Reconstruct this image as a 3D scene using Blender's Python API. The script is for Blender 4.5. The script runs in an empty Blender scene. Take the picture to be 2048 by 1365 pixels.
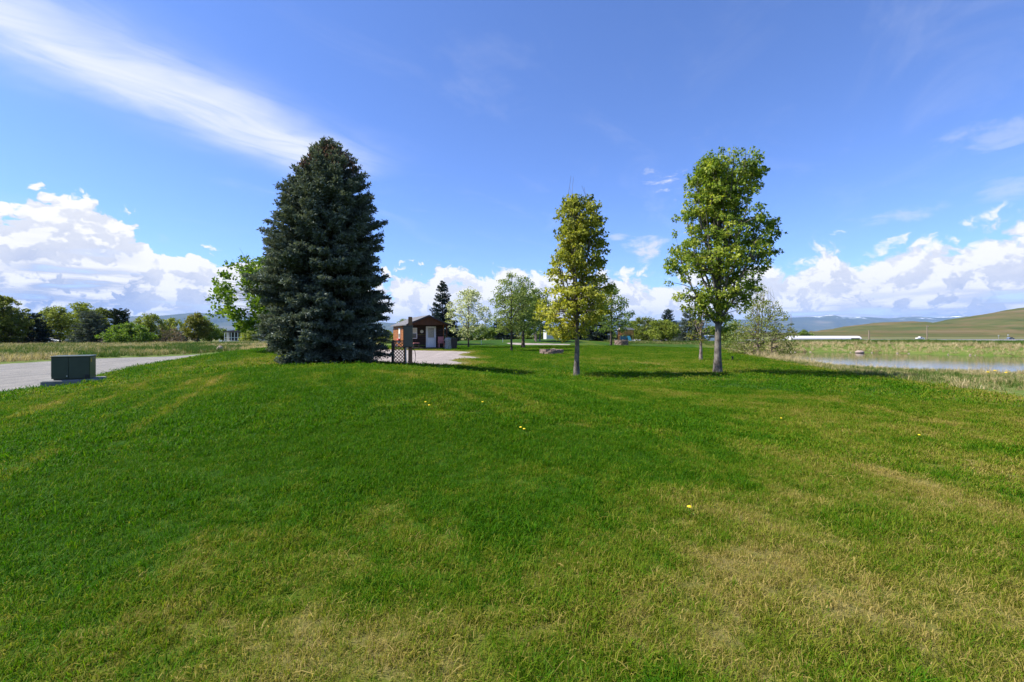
import bpy, math, random
import numpy as np
from mathutils import Vector, Matrix

# ------------------------------------------------------------------ camera, world, sun, exposure
SC = bpy.context.scene
COL = SC.collection
EYE, FPX, HORX, HORY = 1.6, 910.2, 1024.0, 670.0      # eye height, focal length in photo pixels, principal column, horizon row
cam_d = bpy.data.cameras.new('camera'); cam = bpy.data.objects.new('camera', cam_d); COL.objects.link(cam)
cam_d.sensor_width = 36.0; cam_d.lens = 16.0; cam_d.shift_y = -12.5 / 2048
cam_d.clip_start = 0.05; cam_d.clip_end = 80000
cam.location = (0, 0, EYE); cam.rotation_euler = (math.radians(90), 0, 0)
SC.camera = cam

SUN_EL = math.radians(50)
SUN_AZ = math.radians(-95)                             # measured from +Y (view direction) towards +X
SUN_DIR = Vector((math.sin(SUN_AZ) * math.cos(SUN_EL), math.cos(SUN_AZ) * math.cos(SUN_EL), math.sin(SUN_EL)))
sun_d = bpy.data.lights.new('sun', 'SUN'); sun = bpy.data.objects.new('sun', sun_d); COL.objects.link(sun)
EXPO = 1.05
sun_d.energy = 5.0; sun_d.angle = math.radians(0.53); sun_d.color = (1.0, 0.95, 0.86)
sun.rotation_euler = (-SUN_DIR).to_track_quat('-Z', 'Y').to_euler()

SC.view_settings.view_transform = 'Standard'; SC.view_settings.look = 'None'
SC.view_settings.exposure = EXPO; SC.view_settings.gamma = 1.0; SC.view_settings.use_curve_mapping = False
SC.render.engine = 'CYCLES'
SC.cycles.max_bounces = 6; SC.cycles.diffuse_bounces = 3; SC.cycles.glossy_bounces = 2
SC.cycles.transmission_bounces = 4; SC.cycles.transparent_max_bounces = 8; SC.cycles.volume_bounces = 0
SC.cycles.caustics_reflective = False; SC.cycles.caustics_refractive = False
SC.cycles.use_denoising = True
SC.cycles.sample_clamp_indirect = 6.0


class NT:
    """tiny helper to write node trees"""
    def __init__(s, tree):
        s.t = tree
    def n(s, typ, props=None, **ins):
        nd = s.t.nodes.new(typ)
        for k, v in (props or {}).items():
            setattr(nd, k, v)
        for k, v in ins.items():
            s.set(nd.inputs[k.replace('_', ' ')] if k.replace('_', ' ') in nd.inputs else nd.inputs[int(k[1:])], v)
        return nd
    def set(s, sock, v):
        if isinstance(v, bpy.types.NodeSocket):
            s.t.links.new(v, sock)
        else:
            sock.default_value = v
    def m(s, op, a, b=None, c=None, clamp=False):
        nd = s.t.nodes.new('ShaderNodeMath'); nd.operation = op; nd.use_clamp = clamp
        for i, v in enumerate((a, b, c)):
            if v is not None:
                s.set(nd.inputs[i], v)
        return nd.outputs[0]
    def vm(s, op, a, b=None):
        nd = s.t.nodes.new('ShaderNodeVectorMath'); nd.operation = op
        s.set(nd.inputs[0], a)
        if b is not None:
            s.set(nd.inputs[1], b)
        return nd.outputs['Value'] if op in ('DOT_PRODUCT', 'LENGTH') else nd.outputs[0]
    def sm(s, x, lo, hi, a=0.0, b=1.0):
        nd = s.t.nodes.new('ShaderNodeMapRange'); nd.interpolation_type = 'SMOOTHSTEP'
        s.set(nd.inputs[0], x); s.set(nd.inputs[1], lo); s.set(nd.inputs[2], hi); s.set(nd.inputs[3], a); s.set(nd.inputs[4], b)
        return nd.outputs[0]
    def mix(s, f, a, b):
        nd = s.t.nodes.new('ShaderNodeMix'); nd.data_type = 'RGBA'
        s.set(nd.inputs[0], f); s.set(nd.inputs[6], a if isinstance(a, bpy.types.NodeSocket) else (*a, 1)); s.set(nd.inputs[7], b if isinstance(b, bpy.types.NodeSocket) else (*b, 1))
        return nd.outputs[2]
    def noise(s, vec, scale, detail=3, rough=0.5, dist=0.0, w=None):
        nd = s.t.nodes.new('ShaderNodeTexNoise')
        if w is not None:
            nd.noise_dimensions = '4D'; nd.inputs['W'].default_value = w
        if vec is not None:
            s.set(nd.inputs['Vector'], vec)
        nd.inputs['Scale'].default_value = scale; nd.inputs['Detail'].default_value = detail
        nd.inputs['Roughness'].default_value = rough; nd.inputs['Distortion'].default_value = dist
        return nd.outputs['Fac']
    def noise2(s, vec, *a, **k):
        o = s.noise(vec, *a, **k); o.node.noise_dimensions = '2D'; return o
    def comb(s, x, y, z):
        nd = s.t.nodes.new('ShaderNodeCombineXYZ')
        for i, v in enumerate((x, y, z)):
            s.set(nd.inputs[i], v)
        return nd.outputs[0]
    def ramp(s, fac, stops):
        nd = s.t.nodes.new('ShaderNodeValToRGB'); s.set(nd.inputs[0], fac)
        el = nd.color_ramp.elements
        while len(el) < len(stops):
            el.new(0.5)
        for e, (p, c) in zip(el, stops):
            e.position = p; e.color = (*c, 1)
        return nd.outputs[0]


def azel(px, py):
    x, z = (px - HORX) / FPX, (HORY - py) / FPX
    return math.atan(x), math.atan(z / math.hypot(1, x))


def make_world():
    w = bpy.data.worlds.new('World'); SC.world = w; w.use_nodes = True
    T = NT(w.node_tree); w.node_tree.nodes.clear()
    out = T.n('ShaderNodeOutputWorld')
    sky = T.n('ShaderNodeTexSky', dict(sky_type='NISHITA', sun_disc=False, sun_elevation=SUN_EL, sun_rotation=SUN_AZ,
                                       altitude=1200.0, air_density=1.0, dust_density=0.35, ozone_density=3.2))
    d = T.n('ShaderNodeTexCoord').outputs['Generated']
    sep = T.n('ShaderNodeSeparateXYZ', Vector=d)
    x, y, z = sep.outputs
    az = T.m('ARCTAN2', x, y)
    el = T.m('ARCSINE', z)
    # cloud-top elevation as a function of the compass direction, all the way round
    tops = [(0, 405), (25, 348), (60, 346), (120, 370), (200, 382), (270, 410), (310, 442), (338, 478), (375, 452), (410, 458), (450, 490),
            (520, 515), (650, 520), (790, 528), (860, 520), (930, 508), (1000, 520), (1050, 505), (1110, 508), (1240, 510), (1330, 530),
            (1450, 512), (1560, 484), (1640, 468), (1760, 462), (1850, 444), (1950, 424), (2048, 400)]
    fc = T.n('ShaderNodeFloatCurve', Factor=1.0, Value=T.m('MULTIPLY_ADD', az, 1 / (2 * math.pi), 0.5))
    cv = fc.mapping.curves[0]
    pts = [(0.0, 0.34), (0.07, 0.42), (0.14, 0.30), (0.21, 0.44), (0.28, 0.36), (0.34, 0.46)]
    for px, py in tops:
        a, e = azel(px, py)
        pts.append((a / (2 * math.pi) + 0.5, e / 0.5))
    pts += [(0.66, 0.42), (0.72, 0.34), (0.80, 0.44), (0.88, 0.32), (0.95, 0.40), (1.0, 0.34)]
    cv.points[0].location = pts[0]; cv.points[1].location = pts[-1]
    for p in pts[1:-1]:
        cv.points.new(*p)
    fc.mapping.update()
    top = T.m('MULTIPLY', fc.outputs[0], 0.5)

    def billow(u, v):
        vec = T.comb(u, T.m('MULTIPLY', v, 1.25), 0.0)
        warp = T.n('ShaderNodeTexNoise', dict(noise_dimensions='2D'), Vector=vec); warp.inputs['Scale'].default_value = 9; warp.inputs['Detail'].default_value = 4; warp.inputs['Roughness'].default_value = 0.6
        v2 = T.vm('ADD', vec, T.vm('MULTIPLY', T.vm('SUBTRACT', warp.outputs['Color'], (.5, .5, .5)), (.10, .10, 0)))
        vo = T.n('ShaderNodeTexVoronoi', dict(voronoi_dimensions='2D', feature='F1'), Vector=v2)
        vo.inputs['Scale'].default_value = 15; vo.inputs['Detail'].default_value = 3; vo.inputs['Roughness'].default_value = 0.55; vo.inputs['Lacunarity'].default_value = 2.2
        n = T.noise2(vec, 7, 7, 0.6)
        return T.m('ADD', T.m('MULTIPLY', T.m('SUBTRACT', 0.45, vo.outputs['Distance']), 1.15), T.m('MULTIPLY', T.m('SUBTRACT', n, 0.5), 1.0))
    b0 = billow(az, el)
    b1 = billow(T.m('ADD', az, -0.016), T.m('ADD', el, 0.022))
    rim = T.m('DIVIDE', T.m('SUBTRACT', top, el), 0.075)
    dens = T.m('ADD', rim, T.m('MULTIPLY', b0, 0.75))
    soft = T.sm(x, -0.35, 0.25, 0.16, 0.42)                # the heap on the left is crisper than the far banks on the right
    al = T.sm(dens, 0.0, soft)
    # holes between the bands low down
    strat = T.noise2(T.comb(T.m('MULTIPLY', az, 2.2), T.m('MULTIPLY', el, 16.0), 0.0), 2.6, 6, 0.58)
    hole = T.m('MULTIPLY', T.sm(strat, 0.56, 0.74), T.sm(rim, 0.9, 2.2))
    al = T.m('MULTIPLY', al, T.m('SUBTRACT', 1.0, T.m('MULTIPLY', hole, 0.5)))
    al = T.m('MULTIPLY', al, T.sm(el, -0.02, 0.01))
    # light: density falling off towards the sun is bright, flat undersides go blue-grey
    lit = T.sm(T.m('SUBTRACT', b0, b1), -0.25, 0.18)
    under = T.m('MULTIPLY', T.sm(strat, 0.40, 0.62), T.sm(rim, 0.8, 2.4))
    thick = T.sm(dens, 0.1, 2.6)
    shade = T.m('MULTIPLY', T.m('SUBTRACT', 1.0, lit), T.m('MULTIPLY_ADD', thick, 0.62, 0.30))
    shade = T.m('MAXIMUM', shade, T.m('MULTIPLY', under, 0.80))
    K = 2 ** -EXPO
    ccol = T.mix(shade, (1.12 * K, 1.10 * K, 1.06 * K), (0.26 * K, 0.36 * K, 0.66 * K))
    # cirrus streak, drawn on the high flat layer the real one lies on
    zz = T.m('MAXIMUM', z, 0.02)
    cx, cy = T.m('DIVIDE', x, zz), T.m('DIVIDE', y, zz)
    def plane(px, py):
        X, Z = (px - HORX) / FPX, (HORY - py) / FPX
        return np.array([X / Z, 1 / Z])
    A, B = plane(40, 60), plane(640, 318)
    t = (B - A) / np.linalg.norm(B - A); nn = np.array([-t[1], t[0]])
    along = T.m('ADD', T.m('MULTIPLY', cx, t[0]), T.m('MULTIPLY_ADD', cy, t[1], -float(A @ t)))
    across = T.m('ADD', T.m('MULTIPLY', cx, nn[0]), T.m('MULTIPLY_ADD', cy, nn[1], -float(A @ nn)))
    wob = T.noise2(T.comb(T.m('MULTIPLY', along, 0.9), T.m('MULTIPLY', across, 0.9), 3.0), 2.2, 3, 0.55)
    ac2 = T.m('ADD', across, T.m('MULTIPLY_ADD', wob, 0.36, -0.18))
    fib = T.noise2(T.comb(T.m('MULTIPLY_ADD', along, 1.0, T.m('MULTIPLY', across, 1.2)), T.m('MULTIPLY', across, 2.2), 0.0), 1.7, 7, 0.60, 0.9)
    band = T.m('POWER', 2.718, T.m('MULTIPLY', -1.0, T.m('POWER', T.m('ABSOLUTE', T.m('DIVIDE', ac2, 0.28)), 2.0)))
    fade = T.m('MULTIPLY', T.sm(along, 1.7, 1.15), T.sm(along, -4.0, -1.0))
    cir = T.m('MULTIPLY', T.m('MULTIPLY', band, fade), T.sm(fib, -0.05, 0.68))
    wisp = T.m('MULTIPLY', T.sm(T.noise2(T.comb(T.m('MULTIPLY', along, 0.8), T.m('MULTIPLY', across, 1.7), 5.0), 1.25, 7, 0.6, 0.5), 0.50, 0.80), T.sm(el, 0.10, 0.30))
    cir = T.m('MAXIMUM', T.m('MULTIPLY', cir, 1.05, clamp=True), T.m('MULTIPLY', wisp, 0.12))
    # small torn scraps above the bank
    scrap = T.noise2(T.comb(az, T.m('MULTIPLY', el, 2.6), 0.0), 8.5, 6, 0.6, 0.3)
    sc = None
    for px, py, rx, rz, g in ((1325, 368, .055, .045, 1.0), (1975, 285, .08, .035, .3), (2012, 368, .05, .025, .35), (1790, 440, .09, .03, .4),
                              (1640, 462, .035, .02, .5), (1285, 498, .07, .03, .9), (1235, 472, .03, .015, .5), (330, 480, .02, .015, .6)):
        a, e = azel(px, py)
        q = T.m('ADD', T.m('POWER', T.m('ABSOLUTE', T.m('DIVIDE', T.m('SUBTRACT', az, a), rx)), 2.0), T.m('POWER', T.m('ABSOLUTE', T.m('DIVIDE', T.m('SUBTRACT', el, e), rz)), 2.0))
        g_ = T.m('MULTIPLY', T.sm(T.m('ADD', T.m('SUBTRACT', 1.0, q), T.m('MULTIPLY_ADD', scrap, 6.0, -3.6)), 0.1, 1.3), T.m('MULTIPLY', T.sm(q, 2.2, 0.2), g))
        sc = g_ if sc is None else T.m('MAXIMUM', sc, g_)
    K = 2 ** -EXPO                                       # clouds are given as they look, so undo the exposure
    skyc = T.vm('MULTIPLY', sky.outputs[0], (0.072, 0.084, 0.118))
    c1 = T.mix(T.m('MULTIPLY', cir, 0.92), skyc, (0.92 * K, 0.96 * K, 1.04 * K))
    c1 = T.mix(sc, c1, (0.84 * K, 0.87 * K, 0.98 * K))
    c2 = T.mix(al, c1, ccol)
    bg = T.n('ShaderNodeBackground', Color=c2, Strength=1.0)
    w.node_tree.links.new(bg.outputs[0], out.inputs[0])
    w.cycles.sampling_method = 'MANUAL'; w.cycles.sample_map_resolution = 512

make_world()

# ------------------------------------------------------------------ numeric helpers
def P(px, py, d):
    return np.array([(px - HORX) / FPX * d, d, EYE + (HORY - py) / FPX * d])

def sstep(a, b, x):
    t = np.clip((np.asarray(x, float) - a) / (b - a), 0, 1)
    return t * t * (3 - 2 * t)

def _hash(ix, iy, seed):
    h = (ix.astype(np.int64) * 374761393 + iy.astype(np.int64) * 668265263 + seed * 1274126177) & 0xffffffff
    h = ((h ^ (h >> 13)) * 1274126177) & 0xffffffff
    return ((h ^ (h >> 16)) & 0xffff) / 65535.0

def vnoise(x, y, seed=0):
    x = np.asarray(x, float); y = np.asarray(y, float)
    ix, iy = np.floor(x), np.floor(y); fx, fy = x - ix, y - iy
    fx = fx * fx * (3 - 2 * fx); fy = fy * fy * (3 - 2 * fy)
    a, b = _hash(ix, iy, seed), _hash(ix + 1, iy, seed)
    c, e = _hash(ix, iy + 1, seed), _hash(ix + 1, iy + 1, seed)
    return (a * (1 - fx) + b * fx) * (1 - fy) + (c * (1 - fx) + e * fx) * fy

def fbm(x, y, seed=0, octs=4):
    s = 0; amp = 0.5; tot = 0
    for i in range(octs):
        s = s + amp * vnoise(x * 2 ** i, y * 2 ** i, seed + i * 17); tot += amp; amp *= 0.55
    return s / tot

def poly_sd(x, y, poly):
    """signed distance to a polygon, negative inside"""
    x = np.asarray(x, float); y = np.asarray(y, float)
    d = np.full(x.shape, 1e18); ins = np.zeros(x.shape, bool)
    n = len(poly)
    for i in range(n):
        ax, ay = poly[i]; bx, by = poly[(i + 1) % n]
        ex, ey = bx - ax, by - ay
        t = np.clip(((x - ax) * ex + (y - ay) * ey) / (ex * ex + ey * ey), 0, 1)
        d = np.minimum(d, (x - ax - t * ex) ** 2 + (y - ay - t * ey) ** 2)
        c = ((ay > y) != (by > y)) & (x < (bx - ax) * (y - ay) / ((by - ay) if by != ay else 1e-9) + ax)
        ins ^= c
    d = np.sqrt(d)
    return np.where(ins, -d, d)

def smooth_poly(pts, n=4):
    p = np.array(pts, float)
    for _ in range(n - 1):
        q = np.roll(p, -1, 0)
        p = np.stack([p * .75 + q * .25, p * .25 + q * .75], 1).reshape(-1, 2)
    return [tuple(a) for a in p]

# ------------------------------------------------------------------ terrain
CTRL = np.array([
    (0, 0, 0), (3, 0, 0), (-3, 0, 0), (0, -6, 0), (6, -6, 0), (-6, -6, -.1), (0, 3, .07), (0, 6, .28), (-3, 6, .36), (-3, 9, .62), (0, 9, .48),
    (-5, 13, .70), (-2.5, 12, .69), (-.5, 11, .56), (2, 9, .22), (3.3, 8, .08), (6, 6, 0), (2, 12, .18), (4, 14, .05), (-.5, 16, .14),
    (2.5, 17.8, 0), (8.5, 19, 0.01), (-3.9, 18, .41), (-6.9, 17, .45), (-9, 15, .46), (-9, 20, .52), (-7, 9, .40), (-10, 9, .15), (-11, 13, .32),
    (-14.6, 13, -.06), (-13.0, 13.6, .03), (-16, 16, -.05), (-14, 8, -.05), (-12, 4, -.1), (-17.5, 22, .12), (-14.5, 22, .48), (-19.2, 28, .30), (-16, 28, .58),
    (-20.4, 34, .40), (-15, 36, .55), (-9, 41, .25), (-5, 41, .25), (-12, 48, .25), (-6, 30, .14), (-4.2, 23, .28), (3, 35, .14), (0, 40, .15), (1.3, 52, .17),
    (-4.8, 50, .2), (14.4, 60, .28), (12, 55, .3), (5.8, 70, .9), (12, 29, 0), (20, 60, .3), (25, 66, .25), (10, 10, 0), (14, 14, -.06), (15, 8, 0), (20, 20, -.28),
    (17, 26, -.2), (45, 66, .55), (60, 62, .65), (80, 50, .55), (52, 70, .65), (35, 75, .3), (-22, 15, 0), (-22, 25, 0), (-22, 35, 0.05), (-28, 30, .05), (-35, 30, .2), (-45, 50, .1),
    (-60, 70, -.1), (-80, 80, -.2), (-30, 60, .1), (-60, 40, .1), (-35, 15, .1), (0, -20, 0), (20, -20, 0), (-20, -20, -.1), (20, -5, 0), (-20, -5, -.1), (30, 5, -.25),
    (0, 90, .3), (40, 95, 0), (-40, 95, -.2), (-90, 30, 0), (90, 30, .1), (90, 75, .2), (50, 0, -.1), (70, -40, 0), (-70, -40, 0), (0, -80, 0), (7, 24, .0), (20, 40, -.15), (10, 42, .1)], float)

def _tps(r2):
    return 0.5 * r2 * np.log(r2 + 1e-9)
_n = len(CTRL)
_K = _tps(((CTRL[:, None, :2] - CTRL[None, :, :2]) ** 2).sum(-1)) + np.eye(_n) * 0.6
_Pm = np.c_[np.ones(_n), CTRL[:, :2]]
_S = np.linalg.solve(np.block([[_K, _Pm], [_Pm.T, np.zeros((3, 3))]]), np.r_[CTRL[:, 2], 0, 0, 0])

WATER_Z = -0.55
POND = smooth_poly([(29, 49), (24.5, 40), (21, 31), (22.5, 27), (27, 25), (34, 24), (46, 22.5), (64, 20), (90, 16), (96, 30), (70, 37), (50, 44.5), (45, 53), (38, 57.5), (32, 55)], 3)
ROAD = smooth_poly([(-14.6, -40), (-14.3, 0), (-14.4, 11), (-14.7, 14.5), (-16.0, 18), (-18.2, 23), (-20.2, 29), (-21.6, 36), (-20.5, 44), (-15, 50), (-15, 56), (-24, 54), (-28.4, 44), (-28.2, 30), (-28.5, 10), (-28.5, -40)], 3)
PAD = smooth_poly([(-11.5, 26), (-9.0, 22.2), (-5.6, 19.6), (-3.2, 19.4), (-2.3, 21), (-2.0, 23.0), (-2.8, 25.5), (-3.6, 27), (-2.2, 29.4), (-1.7, 31.2), (-3.0, 33), (-3.9, 34.6), (-2.7, 37.2), (-3.4, 38.9), (-6, 39.4), (-9, 40), (-13.5, 42), (-20, 44), (-20.4, 38), (-14, 36), (-12.4, 30)], 3)
PATH = smooth_poly([(-1.6, 61), (0, 57.5), (3, 56.6), (8, 57.6), (8.6, 59.6), (4, 60.2), (0, 62.5)], 3)
LAWN_EDGE = np.array([(13.0, -200), (12.9, 6), (12.6, 11.2), (13.4, 13.2), (14.3, 16.7), (15.6, 22.4), (18.4, 31.6), (21.5, 44), (25, 58), (27, 66), (27, 400)], float)

def lawn_right(x, y):
    """metres to the right of the mown edge (positive = long grass towards the pond)"""
    w = 0.7 * (fbm(x * .5, y * .5, 5) - .5)
    return x - np.interp(y, LAWN_EDGE[:, 1], LAWN_EDGE[:, 0]) + w

def H_raw(x, y):
    x = np.asarray(x, float); y = np.asarray(y, float); sh = x.shape
    q = np.stack([x.ravel(), y.ravel()], 1)
    z = np.empty(len(q))
    for i in range(0, len(q), 40000):
        qq = q[i:i + 40000]
        z[i:i + 40000] = _tps(((qq[:, None] - CTRL[None, :, :2]) ** 2).sum(-1)) @ _S[:_n] + _S[_n] + qq @ _S[_n + 1:]
    z = z.reshape(sh)
    r = np.hypot(x, y)
    w = sstep(78, 130, r)
    far = -0.3 - 2.2 * sstep(110, 330, r)
    z = np.where(w >= 1, 0, z) * (1 - w) + far * w
    z = z + 0.035 * (fbm(x * .35, y * .35, 3) - .5) * (r < 150)
    sd = poly_sd(x, y, POND)
    bank = sstep(0.0, 3.2, sd)
    z = np.where(sd > 0, (WATER_Z + 0.03) * (1 - bank) + z * bank, WATER_Z + 0.03 - 0.7 * sstep(0, 2.5, -sd))
    return z

def carve(x, y):
    d = np.minimum(np.minimum(poly_sd(x, y, ROAD), poly_sd(x, y, PAD)), poly_sd(x, y, PATH))
    return 0.10 * (1 - sstep(-0.9, -0.1, d))

def H(x, y):
    return H_raw(x, y)

def hz(x, y):
    return float(H_raw(np.array([x]), np.array([y]))[0])

def ground_hit(px, py):
    dd = np.geomspace(1.2, 90, 1500); xs = (px - HORX) / FPX * dd; zs = H_raw(xs, dd)
    k = int(np.argmax(EYE + (HORY - py) / FPX * dd < zs)); return float(xs[k]), float(dd[k])

# pale mower tracks that curve over the mound
STREAKS = [([ground_hit(*p) for p in pl], w, a) for pl, w, a in (
    ([(2, 966), (70, 925), (140, 878), (200, 846), (300, 805), (420, 750), (500, 716)], .09, .48), ([(255, 872), (300, 842), (350, 815), (410, 776), (470, 745)], .12, .58),
    ([(180, 812), (280, 775), (380, 735), (450, 712)], .12, .45), ([(30, 840), (140, 795), (230, 765), (330, 738)], .13, .42), ([(500, 858), (545, 825), (588, 800)], .25, .45),
    ([(745, 742), (850, 762), (965, 806), (1040, 850)], .14, .35), ([(1180, 800), (1400, 790), (1650, 800), (1900, 850)], .3, .2), ([(1150, 850), (1400, 872), (1700, 930), (2000, 1010)], .22, .18),
    ([(1240, 720), (1300, 728), (1360, 738)], .3, .35), ([(950, 728), (1020, 718), (1100, 722)], .25, .3))]

def gauss(x, y, cx, cy, sx, sy, rot=0.0):
    c, s = math.cos(rot), math.sin(rot)
    u = (x - cx) * c + (y - cy) * s; v = -(x - cx) * s + (y - cy) * c
    return np.exp(-(u / sx) ** 2 - (v / sy) ** 2)

def dryness(x, y):
    """how bleached the lawn is: 0 lush, 1 straw"""
    r = np.hypot(x, y)
    f = fbm(x * .55, y * .55, 11); g = fbm(x * 1.9, y * 1.9, 23); h = fbm(x * 7, y * 7, 31)
    d = 0.05 + 0.75 * (f - .45) + 0.85 * (g - .48) + 0.65 * (h - .5)
    d += .44 * gauss(x, y, 1.7, 3.5, 1.7, 1.0, -.2) + .26 * gauss(x, y, .5, 2.4, 2.6, .6) + .26 * gauss(x, y, 3.6, 4.0, 1.5, 1.6)
    d += .34 * gauss(x, y, -1.1, 3.6, 1.1, .7) + .20 * gauss(x, y, -1.6, 2.4, 1.6, .5)
    d += .26 * sstep(2.5, 7, x) * (1 - sstep(9, 15, y)) + .10 * sstep(1, 5, x)
    d += .5 * gauss(x, y, -10.5, 20, 2.0, 6.0, -.1) 
    d += .22 * gauss(x, y, 8, 27, 8, 5) + .25 * gauss(x, y, 7.5, 20.3, 2.5, 1.1)
    d -= .26 * gauss(x, y, -2.5, 6.0, 3.2, 2.6) + .2 * gauss(x, y, -5, 3.5, 3.5, 2.5)
    d += .10 * (1 - sstep(2.4, 4.6, y)) + .05 * (1 - sstep(3.5, 7.0, y)) * sstep(-.5, 1.5, x)
    # mower passes
    d += .07 * np.sin((x * .75 + y * .55) * 2.6 + 2.0 * f) * (r > 3) + .05 * np.sin((x * .2 + y) * 1.5) * (r > 9)
    for pl, wd, am in STREAKS:
        dl = np.full(x.shape, 1e9)
        for (ax, ay), (bx, by) in zip(pl, pl[1:]):
            ex, ey = bx - ax, by - ay; t = np.clip(((x - ax) * ex + (y - ay) * ey) / (ex * ex + ey * ey), 0, 1)
            dl = np.minimum(dl, np.hypot(x - ax - t * ex, y - ay - t * ey))
        d += am * np.exp(-(dl / wd) ** 2) * np.clip(1.0 + 1.1 * (fbm(x * 2.2, y * 2.2, 91) - .5), 0, 1.5)
    sdp = poly_sd(x, y, PAD)
    d += .7 * (1 - sstep(0, 1.3, sdp)) + .30 * sstep(-1.2, .1, lawn_right(x, y))
    return np.clip(d, 0, 1)

# ------------------------------------------------------------------ object helpers
def link(name, mesh, mat=None, parent=None, loc=None):
    o = bpy.data.objects.new(name, mesh); COL.objects.link(o)
    if mat is not None and mesh is not None and not mesh.materials:
        mesh.materials.append(mat)
    if parent is not None:
        o.parent = parent
    if loc is not None:
        o.location = loc
    return o

def np_mesh(name, V, F, smooth=False, attrs=None):
    """V (n,3), F (m,k) with constant k, or a list of such arrays"""
    me = bpy.data.meshes.new(name)
    Fs = [np.asarray(f, np.int32) for f in (F if isinstance(F, list) else [F]) if len(f)]
    V = np.asarray(V, np.float32)
    me.vertices.add(len(V)); me.vertices.foreach_set('co', V.ravel())
    loops = np.concatenate([f.ravel() for f in Fs]); tot = np.concatenate([np.full(len(f), f.shape[1], np.int32) for f in Fs])
    me.loops.add(len(loops)); me.loops.foreach_set('vertex_index', loops)
    me.polygons.add(len(tot)); me.polygons.foreach_set('loop_start', np.r_[0, np.cumsum(tot)[:-1]].astype(np.int32))
    try:
        me.polygons.foreach_set('loop_total', tot)
    except Exception:
        pass
    if smooth:
        me.polygons.foreach_set('use_smooth', np.ones(len(tot), bool))
    for k, v in (attrs or {}).items():
        a = me.attributes.new(k, 'FLOAT', 'POINT'); a.data.foreach_set('value', np.asarray(v, np.float32))
    me.update(calc_edges=True); me.validate()
    return me

def tag(o, label=None, cat=None, group=None, kind=None):
    if label: o['label'] = label
    if cat: o['category'] = cat
    if group: o['group'] = group
    if kind: o['kind'] = kind
    return o

def thing(name, loc, label, cat, group=None, rz=0.0):
    e = bpy.data.objects.new(name, None); COL.objects.link(e); e.empty_display_size = 0.2
    e.location = loc; e.rotation_euler = (0, 0, rz)
    return tag(e, label, cat, group)

class MB:
    """collects boxes, bars, tubes, prisms into one mesh"""
    def __init__(s):
        s.v = []; s.f = []
    def add(s, V, F):
        o = len(s.v); s.v += [tuple(map(float, p)) for p in V]; s.f += [tuple(i + o for i in f) for f in F]; return s
    def box(s, x0, x1, y0, y1, z0, z1):
        V = [(x, y, z) for z in (z0, z1) for y in (y0, y1) for x in (x0, x1)]
        return s.add(V, [(0, 2, 3, 1), (4, 5, 7, 6), (0, 1, 5, 4), (2, 6, 7, 3), (0, 4, 6, 2), (1, 3, 7, 5)])
    def bevel_box(s, x0, x1, y0, y1, z0, z1, b):
        V = []
        for z, i in ((z0, b), (z0 + b, 0), (z1 - b, 0), (z1, b)):
            V += [(x0 + i + b, y0 + i, z), (x1 - i - b, y0 + i, z), (x1 - i, y0 + i + b, z), (x1 - i, y1 - i - b, z), (x1 - i - b, y1 - i, z), (x0 + i + b, y1 - i, z), (x0 + i, y1 - i - b, z), (x0 + i, y0 + i + b, z)]
        F = [tuple(range(7, -1, -1)), tuple(range(24, 32))]
        for k in range(3):
            F += [(k * 8 + i, k * 8 + (i + 1) % 8, k * 8 + 8 + (i + 1) % 8, k * 8 + 8 + i) for i in range(8)]
        return s.add(V, F)
    def bar(s, a, b, w, h=None):
        a, b = Vector(a), Vector(b); h = h or w
        q = (b - a).to_track_quat('Z', 'Y'); L = (b - a).length
        V = [a + q @ Vector((x * w / 2, y * h / 2, z * L)) for z in (0, 1) for y in (-1, 1) for x in (-1, 1)]
        return s.add(V, [(0, 2, 3, 1), (4, 5, 7, 6), (0, 1, 5, 4), (2, 6, 7, 3), (0, 4, 6, 2), (1, 3, 7, 5)])
    def tube(s, pts, r, n=8, caps=True):
        pts = [Vector(p) for p in pts]; rr = r if hasattr(r, '__len__') else [r] * len(pts)
        V = []; F = []
        for i, p in enumerate(pts):
            t = (pts[min(i + 1, len(pts) - 1)] - pts[max(i - 1, 0)]).normalized()
            q = t.to_track_quat('Z', 'Y')
            V += [p + q @ Vector((math.cos(2 * math.pi * k / n) * rr[i], math.sin(2 * math.pi * k / n) * rr[i], 0)) for k in range(n)]
        for i in range(len(pts) - 1):
            F += [(i * n + k, i * n + (k + 1) % n, (i + 1) * n + (k + 1) % n, (i + 1) * n + k) for k in range(n)]
        if caps:
            F += [tuple(range(n - 1, -1, -1)), tuple((len(pts) - 1) * n + k for k in range(n))]
        return s.add(V, F)
    def prism(s, poly, y0, y1):
        """polygon in xz, extruded along y"""
        n = len(poly)
        V = [(x, y0, z) for x, z in poly] + [(x, y1, z) for x, z in poly]
        F = [tuple(range(n)), tuple(range(2 * n - 1, n - 1, -1))] + [(i, i + n, (i + 1) % n + n, (i + 1) % n) for i in range(n)]
        return s.add(V, F)
    def build(s, name, mat, parent=None, smooth=False, loc=None):
        me = bpy.data.meshes.new(name); me.from_pydata(s.v, [], s.f); me.update()
        if smooth:
            for p in me.polygons: p.use_smooth = True
        return link(name, me, mat, parent, loc)

# ------------------------------------------------------------------ materials
def new_mat(name):
    m = bpy.data.materials.new(name); m.use_nodes = True; m.node_tree.nodes.clear()
    T = NT(m.node_tree); out = T.n('ShaderNodeOutputMaterial')
    return m, T, out

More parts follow.
